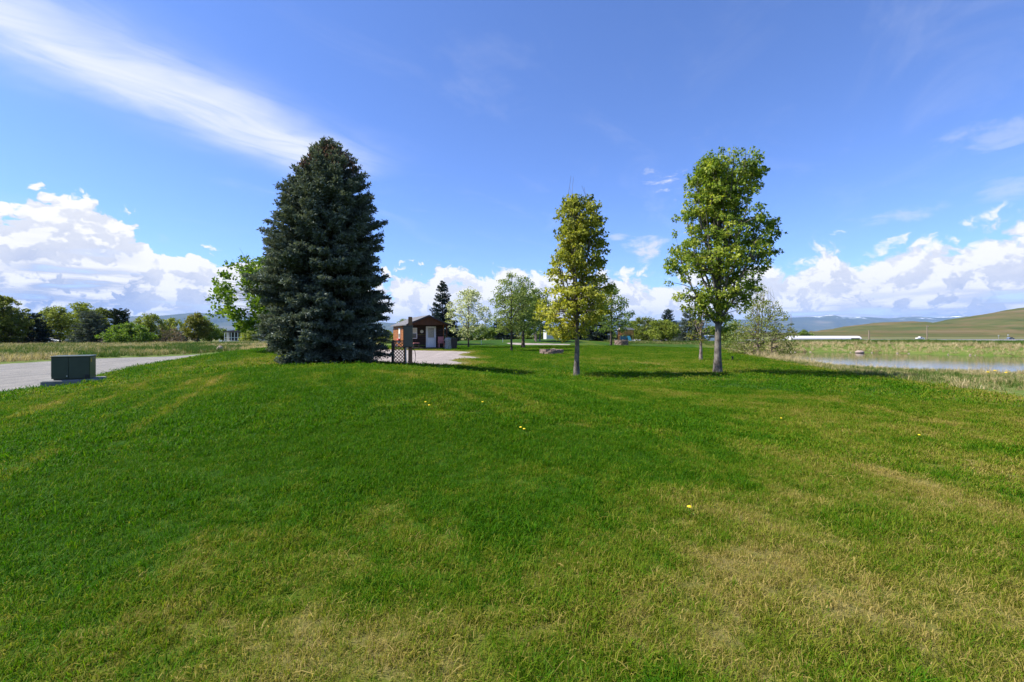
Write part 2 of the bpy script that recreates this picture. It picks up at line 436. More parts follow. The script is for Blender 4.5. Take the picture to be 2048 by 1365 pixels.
def simple(name, col, rough=0.7, var=0.25, scale=6.0, bump=0.0, metal=0.0, spec=0.4, stretch=(1, 1, 1)):
    m, T, out = new_mat(name)
    co = T.vm('MULTIPLY', T.n('ShaderNodeTexCoord').outputs['Object'], stretch)
    n = T.noise(co, scale, 5, 0.6)
    c = T.mix(T.sm(n, 0.25, 0.75), tuple(v * (1 - var) for v in col), tuple(min(1, v * (1 + var)) for v in col))
    b = T.n('ShaderNodeBsdfPrincipled', Base_Color=c, Roughness=rough, Metallic=metal)
    b.inputs['Specular IOR Level'].default_value = spec
    if bump:
        bn = T.n('ShaderNodeBump', Strength=bump, Distance=0.02, Height=T.noise(co, scale * 3, 4, 0.6))
        T.set(b.inputs['Normal'], bn.outputs[0])
    T.set(out.inputs[0], b.outputs[0])
    return m

def foliage(name, ca, cb, cc=None, trans=0.35, rough=0.55, gloss=0.25):
    """leaf colour from the per-leaf 'tint' attribute: ca -> cb (-> cc)"""
    m, T, out = new_mat(name)
    t = T.n('ShaderNodeAttribute', dict(attribute_name='tint', attribute_type='GEOMETRY')).outputs['Fac']
    c = T.ramp(t, [(0.0, ca), (0.6, cb), (1.0, cc or cb)])
    b = T.n('ShaderNodeBsdfPrincipled', Base_Color=c, Roughness=rough)
    b.inputs['Specular IOR Level'].default_value = gloss
    tr = T.n('ShaderNodeBsdfTranslucent', Color=T.vm('MULTIPLY', c, (1.25, 1.2, 0.6)))
    mx = T.n('ShaderNodeMixShader', Fac=trans)
    T.set(mx.inputs[1], b.outputs[0]); T.set(mx.inputs[2], tr.outputs[0]); T.set(out.inputs[0], mx.outputs[0])
    return m

def bark(name, ca, cb, scale=9.0):
    m, T, out = new_mat(name)
    co = T.n('ShaderNodeTexCoord').outputs['Object']
    n = T.noise(T.vm('MULTIPLY', co, (1, 1, .28)), scale * 2, 6, 0.65)
    pch = T.noise(co, scale * .35, 3, 0.6)
    c = T.mix(T.sm(T.m('MULTIPLY_ADD', pch, .5, T.m('MULTIPLY', n, .5)), 0.38, 0.62), ca, cb)
    b = T.n('ShaderNodeBsdfPrincipled', Base_Color=c, Roughness=0.9)
    b.inputs['Specular IOR Level'].default_value = 0.15
    T.set(b.inputs['Normal'], T.n('ShaderNodeBump', Strength=0.7, Distance=0.02, Height=n).outputs[0])
    T.set(out.inputs[0], b.outputs[0])
    return m

LUSH = (0.060, 0.162, 0.002); OLIVE = (0.150, 0.195, 0.010); STRAW = (0.34, 0.26, 0.105)

def grass_mat(name, inst=True, stops=None, trans=0.40):
    m, T, out = new_mat(name)
    dry = T.n('ShaderNodeAttribute', dict(attribute_name='dry', attribute_type='INSTANCER' if inst else 'GEOMETRY')).outputs['Fac']
    rnd = T.n('ShaderNodeAttribute', dict(attribute_name='tint', attribute_type='GEOMETRY')).outputs['Fac']
    f = T.m('ADD', dry, T.m('MULTIPLY_ADD', rnd, 0.72, -0.36))
    c = T.ramp(T.m('MULTIPLY_ADD', f, .8, .1), stops or [(0.0, (0.028, 0.105, 0.001)), (0.22, LUSH), (0.5, OLIVE), (0.78, (0.245, 0.215, 0.040)), (1.0, (0.35, 0.275, 0.085))])
    b = T.n('ShaderNodeBsdfPrincipled', Base_Color=c, Roughness=0.55)
    b.inputs['Specular IOR Level'].default_value = 0.07
    tr = T.n('ShaderNodeBsdfTranslucent', Color=T.vm('MULTIPLY', c, (1.2, 1.25, 0.7)))
    mx = T.n('ShaderNodeMixShader', Fac=trans)
    T.set(mx.inputs[1], b.outputs[0]); T.set(mx.inputs[2], tr.outputs[0]); T.set(out.inputs[0], mx.outputs[0])
    return m

def ground_mat():
    m, T, out = new_mat('turf')
    pos = T.n('ShaderNodeNewGeometry').outputs['Position']
    dry = T.n('ShaderNodeAttribute', dict(attribute_name='dry', attribute_type='GEOMETRY')).outputs['Fac']
    wild = T.n('ShaderNodeAttribute', dict(attribute_name='wild', attribute_type='GEOMETRY')).outputs['Fac']
    n1 = T.noise(pos, 14, 5, 0.65); n2 = T.noise(pos, 1.3, 5, 0.6); n3 = T.noise(T.vm('MULTIPLY', pos, (1, 1, 1)), 0.05, 6, 0.6)
    f = T.m('ADD', dry, T.m('ADD', T.m('MULTIPLY_ADD', n1, 0.9, -0.45), T.m('MULTIPLY_ADD', n2, 0.3, -0.15)))
    lawn = T.ramp(T.m('MULTIPLY_ADD', f, .8, .1), [(0.0, (0.016, 0.048, 0.002)), (0.25, (0.028, 0.070, 0.003)), (0.5, (0.075, 0.092, 0.010)), (0.8, (0.14, 0.120, 0.042)), (1.0, (0.18, 0.14, 0.06))])
    mead = T.ramp(T.m('MULTIPLY_ADD', n2, .55, T.m('MULTIPLY_ADD', n1, .5, -.02)), [(0.25, (0.045, 0.095, 0.012)), (0.5, (0.085, 0.125, 0.022)), (0.66, (0.16, 0.16, 0.055)), (0.85, (0.30, 0.25, 0.12))])
    plain = T.mix(T.sm(n3, 0.35, 0.65), (0.075, 0.105, 0.028), (0.15, 0.125, 0.055))
    r = T.vm('LENGTH', pos)
    wc = T.mix(T.sm(r, 90, 220), mead, plain)
    c = T.mix(wild, lawn, wc)
    b = T.n('ShaderNodeBsdfPrincipled', Base_Color=c, Roughness=0.95)
    b.inputs['Specular IOR Level'].default_value = 0.1
    T.set(b.inputs['Normal'], T.n('ShaderNodeBump', Strength=0.6, Distance=0.03, Height=n1).outputs[0])
    T.set(out.inputs[0], b.outputs[0])
    return m

def gravel_mat(name, ca, cb, pink=0.0):
    m, T, out = new_mat(name)
    pos = T.n('ShaderNodeNewGeometry').outputs['Position']
    vo = T.n('ShaderNodeTexVoronoi', Vector=pos); vo.inputs['Scale'].default_value = 30
    n = T.noise(pos, 0.9, 6, 0.65); n2 = T.noise(T.vm('MULTIPLY', pos, (1.6, .12, 1)), 1.0, 4, 0.6)
    f = T.m('ADD', T.m('MULTIPLY', vo.outputs['Color'], 0.35), T.m('ADD', T.m('MULTIPLY', n, .5), T.m('MULTIPLY', n2, .45)))
    c = T.ramp(f, [(0.45, ca), (0.72, tuple((a + b) / 2 for a, b in zip(ca, cb))), (1.0, cb)])
    b = T.n('ShaderNodeBsdfPrincipled', Base_Color=c, Roughness=0.95)
    b.inputs['Specular IOR Level'].default_value = 0.15
    T.set(b.inputs['Normal'], T.n('ShaderNodeBump', Strength=0.8, Distance=0.02, Height=vo.outputs['Distance']).outputs[0])
    T.set(out.inputs[0], b.outputs[0])
    return m

def water_mat():
    m, T, out = new_mat('pond_water')
    pos = T.n('ShaderNodeNewGeometry').outputs['Position']
    h = T.m('ADD', T.noise(T.vm('MULTIPLY', pos, (.7, 1.6, 1)), 2.2, 4, 0.6), T.m('MULTIPLY', T.noise(pos, 0.25, 3, .5), 1.5))
    b = T.n('ShaderNodeBsdfPrincipled', Base_Color=(0.030, 0.034, 0.022, 1), Roughness=0.03, IOR=1.33)
    T.set(b.inputs['Normal'], T.n('ShaderNodeBump', Strength=0.09, Distance=0.05, Height=h).outputs[0])
    T.set(out.inputs[0], b.outputs[0])
    return m

def hill_mat():
    m, T, out = new_mat('grass_hill')
    pos = T.n('ShaderNodeNewGeometry').outputs['Position']
    n = T.noise(T.vm('MULTIPLY', pos, (1, 1, 2.5)), 0.006, 7, 0.62)
    sep = T.n('ShaderNodeSeparateXYZ', Vector=pos)
    zb = T.noise(T.comb(T.m('MULTIPLY', sep.outputs[0], .0012), T.m('MULTIPLY', sep.outputs[1], .0012), T.m('MULTIPLY', sep.outputs[2], .06)), 2.0, 5, .6)
    f = T.m('ADD', T.m('MULTIPLY', n, .5), T.m('MULTIPLY', zb, .5))
    c = T.ramp(f, [(0.36, (0.048, 0.066, 0.022)), (0.48, (0.078, 0.082, 0.030)), (0.56, (0.112, 0.088, 0.042)), (0.68, (0.15, 0.12, 0.072))])
    b = T.n('ShaderNodeBsdfPrincipled', Base_Color=c, Roughness=1.0); b.inputs['Specular IOR Level'].default_value = 0.0
    T.set(out.inputs[0], b.outputs[0])
    return m

def mountain_mat(name, snow_z):
    m, T, out = new_mat(name)
    pos = T.n('ShaderNodeNewGeometry').outputs['Position']
    n = T.noise(T.vm('MULTIPLY', pos, (1, .35, 3.0)), 0.0011, 8, 0.62)
    z = T.n('ShaderNodeSeparateXYZ', Vector=pos).outputs[2]
    c = T.ramp(n, [(0.35, (0.028, 0.042, 0.030)), (0.55, (0.055, 0.070, 0.045)), (0.7, (0.12, 0.11, 0.075))])
    n2 = T.noise(T.vm('MULTIPLY', pos, (1, .25, 4.0)), 0.0016, 7, 0.66)
    s = T.sm(T.m('ADD', T.m('DIVIDE', T.m('SUBTRACT', z, snow_z), 170.0), T.m('MULTIPLY_ADD', n2, 13.0, -7.9)), 0.1, 0.5)
    c = T.mix(s, c, (0.80, 0.84, 0.90))
    b = T.n('ShaderNodeBsdfPrincipled', Base_Color=c, Roughness=1.0); b.inputs['Specular IOR Level'].default_value = 0.0
    T.set(out.inputs[0], b.outputs[0])
    return m

M = {}
M['turf'] = ground_mat()
M['gravel_road'] = gravel_mat('gravel_road', (0.12, 0.119, 0.117), (0.30, 0.28, 0.25))
M['gravel_pad'] = gravel_mat('gravel_pad', (0.20, 0.175, 0.16), (0.40, 0.345, 0.315))
M['water'] = water_mat()
M['asphalt'] = simple('highway_asphalt', (0.16, 0.16, 0.165), .9)
M['hill'] = hill_mat()
M['blade'] = grass_mat('lawn_blade')
M['meadow'] = grass_mat('meadow_blade', stops=[(0.0, (0.040, 0.100, 0.012)), (0.35, (0.075, 0.135, 0.020)), (0.55, (0.16, 0.17, 0.050)), (0.72, (0.40, 0.31, 0.16)), (1.0, (0.58, 0.47, 0.29))], trans=.25)

# ------------------------------------------------------------------ ground sheet
def polar_ground():
    nr, na = 330, 420
    r = np.r_[0, np.geomspace(0.35, 46000, nr)]
    a = np.linspace(0, 2 * np.pi, na, endpoint=False)
    R, A = np.meshgrid(r, a, indexing='ij')
    X, Y = R * np.cos(A), R * np.sin(A)
    Z = H_raw(X, Y) - carve(X, Y)
    V = np.stack([X, Y, Z], -1).reshape(-1, 3)
    i = np.arange(nr)[:, None] * na; j = np.arange(na)[None]; j2 = (j + 1) % na
    F = np.stack([i + j, i + na + j, i + na + j2, i + j2], -1).reshape(-1, 4)
    x, y = V[:, 0], V[:, 1]
    near = np.hypot(x, y) < 400
    dry = np.full(len(V), .4); dry[near] = dryness(x[near], y[near])
    wl = sstep(-.2, .5, lawn_right(x, y)) * (y < 75)
    left = sstep(-16, -19, x - 0.12 * np.maximum(y - 30, 0)) * 1.0
    far = sstep(68, 80, np.hypot(x, y))
    wild = np.clip(np.maximum(np.maximum(wl, left), far), 0, 1)
    return link('ground', np_mesh('ground', V, F, True, dict(dry=dry, wild=wild)), M['turf'])
tag(polar_ground(), kind='structure')

def draped(name, poly, mat, step, off, crown=0.0):
    p = np.array(poly); x0, y0 = p.min(0); x1, y1 = p.max(0)
    gx, gy = np.arange(x0 - step, x1 + 2 * step, step), np.arange(y0 - step, y1 + 2 * step, step)
    X, Y = np.meshgrid(gx, gy, indexing='ij'); sd = poly_sd(X, Y, poly) + 0.5 * (fbm(X * .8, Y * .8, 8) - .5)
    Z = H_raw(X, Y) + off - 0.12 * sstep(-.7, .35, sd)
    V = np.stack([X, Y, Z], -1).reshape(-1, 3); ny = len(gy)
    i, j = np.meshgrid(np.arange(len(gx) - 1), np.arange(ny - 1), indexing='ij')
    F = np.stack([i * ny + j, (i + 1) * ny + j, (i + 1) * ny + j + 1, i * ny + j + 1], -1).reshape(-1, 4)
    keep = (sd.ravel()[F] < .35).any(1)
    F = F[keep]; used = np.unique(F); mp = np.full(len(V), -1); mp[used] = np.arange(len(used))
    return tag(link(name, np_mesh(name, V[used], mp[F], True), mat), kind='structure')
draped('gravel_road', ROAD, M['gravel_road'], .5, -.015)
draped('gravel_pad', PAD, M['gravel_pad'], .4, -.015)
draped('gravel_path', PATH, M['gravel_pad'], .4, -.01)

def water():
    V = [(x, y, WATER_Z) for x, y in [(18, 18), (110, 10), (110, 45), (55, 62), (28, 62), (18, 40)]]
    return tag(link('pond_water', np_mesh('pond_water', V, np.array([[0, 1, 2, 3, 4, 5]])), M['water']), kind='structure')
water()

# ------------------------------------------------------------------ hills, mountains, highway
def ridge(name, mat, prof, d0, depth, seed, foot, rough, nx=240, ny=26, xr=None):
    """a range whose skyline follows photo rows; prof = [(px, py)], d0 = distance of the crest"""
    pr = np.array(prof, float)
    px = np.linspace(xr[0], xr[1], nx)
    top = np.interp(px, pr[:, 0], pr[:, 1])
    V = []
    for j in range(ny):
        t = j / (ny - 1)                        # 0 foot in front, 0.6 crest, 1 behind
        Y = d0 + (t - .62) * depth
        X = (px - HORX) / FPX * d0 * (0.5 + 0.5 * Y / d0)
        hgt = (HORY - top) / FPX * d0 + EYE - foot
        s = np.where(t < .62, sstep(0, .62, t) ** .9, 1 - .5 * sstep(.62, 1, t))
        nz = fbm(px / 34.0 + seed, np.full(nx, t * 5.0 + seed), seed, 5) - .5
        nz2 = fbm(px / 7.0 + seed, np.full(nx, t * 14.0 + seed), seed + 3, 4) - .5
        Z = foot + hgt * s + rough * hgt.mean() * (nz + .35 * nz2) * min(1, t * 5) * (1 - .75 * math.exp(-((t - .62) / .13) ** 2))
        V.append(np.stack([X, np.full(nx, Y), Z], -1))
    V = np.array(V).reshape(-1, 3)
    i, j = np.meshgrid(np.arange(ny - 1), np.arange(nx - 1), indexing='ij')
    F = np.stack([i * nx + j, i * nx + j + 1, (i + 1) * nx + j + 1, (i + 1) * nx + j], -1).reshape(-1, 4)
    return tag(link(name, np_mesh(name, V, F, True), mat), kind='structure')

ridge('grass_hill', M['hill'], [(1560, 671), (1640, 666), (1700, 655), (1745, 647), (1782, 644), (1815, 648), (1842, 651), (1870, 648), (1900, 641), (1950, 632), (2000, 624), (2048, 616), (2200, 596), (2500, 590), (3000, 610)], 1500, 1500, 4, -9, .22, xr=(1540, 3000))
ridge('grass_hill', M['hill'], [(1200, 668), (1500, 666), (1700, 664), (1800, 662), (2048, 655), (2400, 650), (3000, 655)], 1050, 620, 9, -8, .12, xr=(1480, 3000))
ridge('snowy_mountains', mountain_mat('mountain_snowy', 640.0), [(900, 652), (1200, 644), (1450, 640), (1560, 637), (1600, 635), (1640, 633), (1655, 631), (1672, 636), (1720, 634), (1770, 638), (1815, 634), (1860, 636), (1900, 633), (1950, 636), (2048, 640), (2300, 645), (2900, 640)], 20000, 9000, 14, -10, .30, nx=420, ny=34, xr=(700, 2900))
ridge('forested_mountains', mountain_mat('mountain_forest', 5000.0), [(-900, 640), (-300, 630), (0, 628), (60, 626), (110, 627), (160, 632), (230, 634), (290, 633), (340, 631), (370, 628), (395, 626), (430, 628), (470, 632), (560, 636), (700, 642), (900, 652), (1000, 662)], 15000, 7000, 22, -10, .22, nx=420, ny=34, xr=(-900, 1000))

def highway():
    me = MB()
    pts = [(30, 330), (120, 322), (200, 318), (300, 316), (420, 318), (700, 330)]
    for (x0, y0), (x1, y1) in zip(pts, pts[1:]):
        me.add([(x0, y0, -1.6), (x1, y1, -1.6), (x1, y1 + 11, -1.6), (x0, y0 + 11, -1.6), (x0, y0 - 3, -2.9), (x1, y1 - 3, -2.9)], [(0, 1, 2, 3), (4, 5, 1, 0)])
    return tag(me.build('highway', M['asphalt']), kind='structure')
highway()

def haze():
    m = bpy.data.materials.new('haze_air'); m.use_nodes = True; m.node_tree.nodes.clear()
    T = NT(m.node_tree); out = T.n('ShaderNodeOutputMaterial')
    v = T.n('ShaderNodeVolumePrincipled'); v.inputs['Color'].default_value = (0.38, 0.60, 1.0, 1); v.inputs['Density'].default_value = 2.6e-5
    v.inputs['Anisotropy'].default_value = 0.0
    T.set(out.inputs['Volume'], v.outputs[0])
    me = MB().box(-48000, 48000, -47000, 47000, -14, 1180)
    return tag(me.build('haze', m), 'thin bluish haze lying over the far valley and mountains', 'haze', kind='stuff')
haze()

# ------------------------------------------------------------------ grass (instanced tufts)
rng = np.random.default_rng(7)

def tuft_mesh(name, nb, hgt, wid, spread, lean, mat, seed, tint=(0, 1)):
    g = np.random.default_rng(seed); V = []; F = []; tn = []
    for b in range(nb):
        a = g.uniform(0, 6.283); rr = spread * math.sqrt(g.uniform()); bx, by = rr * math.cos(a), rr * math.sin(a)
        h = hgt * g.uniform(.35, 1.15); w = wid * g.uniform(.5, 1.1) * (1.9 if g.uniform() < .10 else 1)
        da = g.uniform(0, 6.283); le = h * lean * g.uniform(.15, 1.0)
        fx, fy = math.cos(da), math.sin(da); sx, sy = -fy * w / 2, fx * w / 2
        o = len(V)
        p1 = (bx + fx * le * .35, by + fy * le * .35, h * .6); p2 = (bx + fx * le, by + fy * le, h * (1 - .35 * min(1, le / h) ** 2))
        V += [(bx - sx, by - sy, -.01), (bx + sx, by + sy, -.01), (p1[0] - sx * .8, p1[1] - sy * .8, p1[2]), (p1[0] + sx * .8, p1[1] + sy * .8, p1[2]), p2]
        F += [(o, o + 1, o + 3), (o, o + 3, o + 2), (o + 2, o + 3, o + 4)]
        tn += [g.uniform(*tint)] * 5
    me = np_mesh(name, V, np.array(F), True, dict(tint=tn)); me.materials.append(mat)
    return me

def tuft_set(name, n, *a, **k):
    c = bpy.data.collections.new(name)
    for i in range(n):
        c.objects.link(bpy.data.objects.new(f'{name}_{i}', tuft_mesh(name, *a, seed=100 + i, **k)))
    return c

def scatter_tree(coll):
    ng = bpy.data.node_groups.new('scatter_' + coll.name, 'GeometryNodeTree')
    ng.interface.new_socket('Geometry', in_out='INPUT', socket_type='NodeSocketGeometry')
    ng.interface.new_socket('Geometry', in_out='OUTPUT', socket_type='NodeSocketGeometry')
    N = ng.nodes; L = ng.links
    gi, go = N.new('NodeGroupInput'), N.new('NodeGroupOutput')
    ci = N.new('GeometryNodeCollectionInfo'); ci.inputs['Collection'].default_value = coll
    ci.inputs['Separate Children'].default_value = True; ci.inputs['Reset Children'].default_value = True
    ip = N.new('GeometryNodeInstanceOnPoints'); ip.inputs['Pick Instance'].default_value = True
    def attr(nm, dt):
        a = N.new('GeometryNodeInputNamedAttribute'); a.data_type = dt; a.inputs['Name'].default_value = nm
        return a.outputs[0]
    L.new(gi.outputs[0], ip.inputs['Points']); L.new(ci.outputs[0], ip.inputs['Instance'])
    L.new(attr('pick', 'INT'), ip.inputs['Instance Index']); L.new(attr('rot', 'FLOAT_VECTOR'), ip.inputs['Rotation']); L.new(attr('scl', 'FLOAT_VECTOR'), ip.inputs['Scale'])
    L.new(ip.outputs[0], go.inputs[0])
    return ng

def scatter(name, coll, X, Y, scl, dry, label, cat, tilt=.15, Z=None):
    n = len(X); Z = H_raw(X, Y) if Z is None else Z
    me = bpy.data.meshes.new(name); me.vertices.add(n)
    me.vertices.foreach_set('co', np.stack([X, Y, Z], 1).astype(np.float32).ravel())
    a = me.attributes.new('pick', 'INT', 'POINT'); a.data.foreach_set('value', rng.integers(0, len(coll.objects), n).astype(np.int32))
    rot = np.stack([rng.normal(0, tilt, n), rng.normal(0, tilt, n), rng.uniform(0, 6.283, n)], 1)
    a = me.attributes.new('rot', 'FLOAT_VECTOR', 'POINT'); a.data.foreach_set('vector', rot.astype(np.float32).ravel())
    scl = np.asarray(scl, float); scl = np.repeat(scl[:, None], 3, 1) if scl.ndim == 1 else scl
    a = me.attributes.new('scl', 'FLOAT_VECTOR', 'POINT'); a.data.foreach_set('vector', scl.astype(np.float32).ravel())
    a = me.attributes.new('dry', 'FLOAT', 'POINT'); a.data.foreach_set('value', np.asarray(dry, np.float32))
    o = link(name, me); md = o.modifiers.new('scatter', 'NODES'); md.node_group = scatter_tree(coll)
    return tag(o, label, cat, kind='stuff')

def ring_pts(r0, r1, dens, half=62):
    area = math.radians(2 * half) / 2 * (r1 * r1 - r0 * r0); n = int(area * dens)
    r = np.sqrt(rng.uniform(r0 * r0, r1 * r1, n)); a = np.radians(rng.uniform(-half, half, n))
    return r * np.sin(a), r * np.cos(a)

def off_gravel(X, Y, m=.05):
    return (poly_sd(X, Y, PAD) > m) & (poly_sd(X, Y, ROAD) > m) & (poly_sd(X, Y, PATH) > m)

def is_lawn(X, Y):
    return (lawn_right(X, Y) < .25) & (X - .12 * np.maximum(Y - 30, 0) > -18.5) & off_gravel(X, Y, .0)

lawn_near = tuft_set('lawn_tuft_near', 8, 24, .046, .0036, .06, 1.5, M['blade'])
lawn_mid = tuft_set('lawn_tuft_mid', 6, 34, .042, .0065, .10, 1.4, M['blade'])
lawn_far = tuft_set('lawn_tuft_far', 5, 40, .042, .015, .24, 1.4, M['blade'])
lx, ly, ls, ld = [], [], [], []
for coll, r0, r1, dens, nm in ((lawn_near, .7, 6.5, 700, 'close'), (lawn_mid, 6.5, 15, 260, 'mid'), (lawn_far, 15, 55, 36, 'far')):
    X, Y = ring_pts(r0, r1, dens)
    k = is_lawn(X, Y); X, Y = X[k], Y[k]
    dr = dryness(X, Y)
    clump = .55 + .95 * fbm(X * 2.6, Y * 2.6, 41)
    s = (rng.uniform(.65, 1.25, len(X)) * clump * (1.12 - .25 * dr))
    scatter('lawn_grass', coll, X, Y, s, dr + rng.normal(0, .07, len(X)),
            {'close': 'short patchy lawn grass in the foreground, green with straw-coloured spots', 'mid': 'mown green lawn grass covering the low mound',
             'far': 'mown lawn grass around and behind the two maples'}[nm], 'grass', .22)
# coarse single clumps standing out of the near lawn
coarse = tuft_set('coarse_tuft', 4, 7, .085, .006, .02, 1.3, M['blade'], tint=(.2, .6))
X, Y = ring_pts(1.2, 9, 7); k = is_lawn(X, Y) & (fbm(X * .9, Y * .9, 77) > .5); X, Y = X[k], Y[k]
scatter('coarse_grass', coarse, X, Y, rng.uniform(.6, 1.2, len(X)), rng.uniform(.05, .5, len(X)), 'scattered coarser grass clumps standing out of the near lawn', 'grass', .35)

thatch = tuft_set('thatch_tuft', 5, 16, .016, .0032, .09, 4.5, M['blade'], tint=(.55, 1))
X, Y = ring_pts(.9, 7.5, 190); dr = dryness(X, Y); k = is_lawn(X, Y) & (rng.uniform(0, 1, len(X)) < .25 + dr); X, Y, dr = X[k], Y[k], dr[k]
scatter('lawn_thatch', thatch, X, Y, rng.uniform(.7, 1.4, len(X)), np.clip(dr + .35, 0, 1), 'dry thatch lying between the blades of the near lawn', 'thatch', .25, Z=H_raw(X, Y) + .012)
# long grass: the field left of the road, the strip along the pond, the far bank
mead = tuft_set('meadow_tuft', 6, 26, .42, .016, .16, .9, M['meadow'])
reed = tuft_set('reed_tuft', 5, 16, .75, .013, .10, .75, M['meadow'], tint=(.3, 1))
def meadow(name, xr, yr, n, cond, sc, dryf, label, coll=mead):
    X, Y = rng.uniform(*xr, n), rng.uniform(*yr, n)
    k = cond(X, Y); X, Y = X[k], Y[k]
    scatter(name, coll, X, Y, sc(X, Y) * rng.uniform(.6, 1.2, len(X)), np.clip(dryf(X, Y) + rng.normal(0, .12, len(X)), 0, 1.1), label, 'grass', .2)
fld = lambda X, Y: (poly_sd(X, Y, ROAD) > .3) & (X < -17 - .0 * Y) & ((X < -27.5) | (Y > 48)) & (np.abs(X) < 1.5 * Y)
meadow('meadow_grass', (-125, -14), (24, 92), 46000, fld, lambda X, Y: .55 + .75 * fbm(X * .25, Y * .25, 51) + .006 * Y,
       lambda X, Y: -1.25 + 2.3 * fbm(X * .22, Y * .30, 52) + .8 * fbm(X * .9, Y * .9, 53) + .18 * sstep(34, 52, Y) + .4 * sstep(1.6, .4, poly_sd(X, Y, ROAD)), 'rough green and straw meadow grass beyond the gravel road')
strip = lambda X, Y: (lawn_right(X, Y) > .1) & (poly_sd(X, Y, POND) > -.1) & (X < 1.45 * Y) & (poly_sd(X, Y, POND) < 16) & (X < 60) & ((Y < 46) | (X < 36))
meadow('pond_edge_grass', (12, 60), (9, 66), 44000, strip, lambda X, Y: .30 + .42 * fbm(X * .5, Y * .5, 61),
       lambda X, Y: -.30 + .95 * fbm(X * .4, Y * .4, 62) + .62 * fbm(X * 1.7, Y * 1.7, 63) + .35 * gauss(X, Y, 23, 33, 4, 9) + .2 * sstep(2, 0, poly_sd(X, Y, POND)), 'long grass between the lawn and the near pond shore')
meadow('dry_reeds', (12, 60), (9, 66), 16000, lambda X, Y: strip(X, Y) & (poly_sd(X, Y, POND) < 3.0 + 3.5 * gauss(X, Y, 22, 36, 6, 9)) & (fbm(X * .6, Y * .6, 66) > .50 - .12 * gauss(X, Y, 22, 36, 6, 9)), lambda X, Y: .40 + .30 * fbm(X * .5, Y * .5, 61) + .25 * gauss(X, Y, 22, 37, 5, 8),
       lambda X, Y: .75 + .2 * fbm(X, Y, 5), 'dry straw-coloured reeds along the near pond shore', reed)
farb = lambda X, Y: (poly_sd(X, Y, POND) > .1) & (poly_sd(X, Y, POND) < 26) & (((Y > 41 + (60 - X) * .3) & (X > 26)) | ((X > 60) & (Y > 36))) & (lawn_right(X, Y) > .1)
meadow('far_bank_grass', (26, 120), (34, 84), 40000, farb, lambda X, Y: .6 + .6 * fbm(X * .3, Y * .3, 71),
       lambda X, Y: -.05 + .85 * fbm(X * .22, Y * .22, 72) + .55 * sstep(6.5, 2.0, poly_sd(X, Y, POND)) - .28 * sstep(7, 12, poly_sd(X, Y, POND)), 'green and straw grass on the far pond bank')
meadow('far_shore_reeds', (26, 120), (34, 84), 14000, lambda X, Y: farb(X, Y) & (poly_sd(X, Y, POND) < 5.5) & (fbm(X * .35, Y * .35, 68) > .47), lambda X, Y: .7 + .5 * fbm(X * .3, Y * .3, 71),
       lambda X, Y: .62 + .4 * fbm(X, Y, 6), 'dry straw tussocks along the far pond shore', reed)
back = lambda X, Y: (Y > 60 + 6 * fbm(X * .1, Y * .0 + 3, 81)) & (lawn_right(X, Y) < 8) & (X > 14) & (np.abs(X) < .6 * Y)
meadow('back_lawn_grass', (14, 40), (60, 80), 3500, back, lambda X, Y: .8 + 0 * X, lambda X, Y: -.1 + .9 * fbm(X * .3, Y * .3, 82), 'unmown grass and straw edging the back of the lawn')

# ------------------------------------------------------------------ trees
def tubes(polys, radii, sides=6):
    """list of polylines (k,3) + radii -> V, F"""
    V = []; F = []; o = 0
    ang = np.arange(sides) * 2 * np.pi / sides
    for p, r in zip(polys, radii):
        p = np.asarray(p, float); k = len(p)
        t = np.gradient(p, axis=0); t /= np.linalg.norm(t, axis=1, keepdims=True) + 1e-9
        ref = np.where(np.abs(t[:, 2:3]) > .9, np.array([[1., 0, 0]]), np.array([[0, 0, 1.]]))
        u = np.cross(t, ref); u /= np.linalg.norm(u, axis=1, keepdims=True) + 1e-9
        v = np.cross(t, u)
        ring = p[:, None] + np.asarray(r, float)[:, None, None] * (np.cos(ang)[None, :, None] * u[:, None] + np.sin(ang)[None, :, None] * v[:, None])
        V.append(ring.reshape(-1, 3))
        i = np.arange(k - 1)[:, None] * sides; j = np.arange(sides)[None]
        F.append((np.stack([i + j, i + (j + 1) % sides, i + sides + (j + 1) % sides, i + sides + j], -1).reshape(-1, 4)) + o)
        o += k * sides
    return np.concatenate(V), np.concatenate(F)

def bez(a, b, c, n):
    t = np.linspace(0, 1, n)[:, None]
    return (1 - t) ** 2 * a + 2 * t * (1 - t) * b + t ** 2 * c

KITE = np.array([(0, 0, 0), (-.5, .45, .06), (0, 1, -.12), (.5, .45, .06)]); KITE_F = np.array([(0, 2, 1), (0, 3, 2)])
LOBE = np.array([(0, 0, 0), (-.55, .35, .0), (-.22, .5, .05), (0, 1, -.18), (.22, .5, .05), (.55, .35, .0)]); LOBE_F = np.array([(0, 2, 1), (0, 3, 2), (0, 4, 3), (0, 5, 4)])
SHOOT = np.array([(0, 0, 0), (-.5, .5, .0), (0, 1, 0), (.5, .5, 0), (0, .5, -.5), (0, .5, .5)]); SHOOT_F = np.array([(0, 1, 2), (0, 2, 3), (0, 4, 2), (0, 2, 5)])

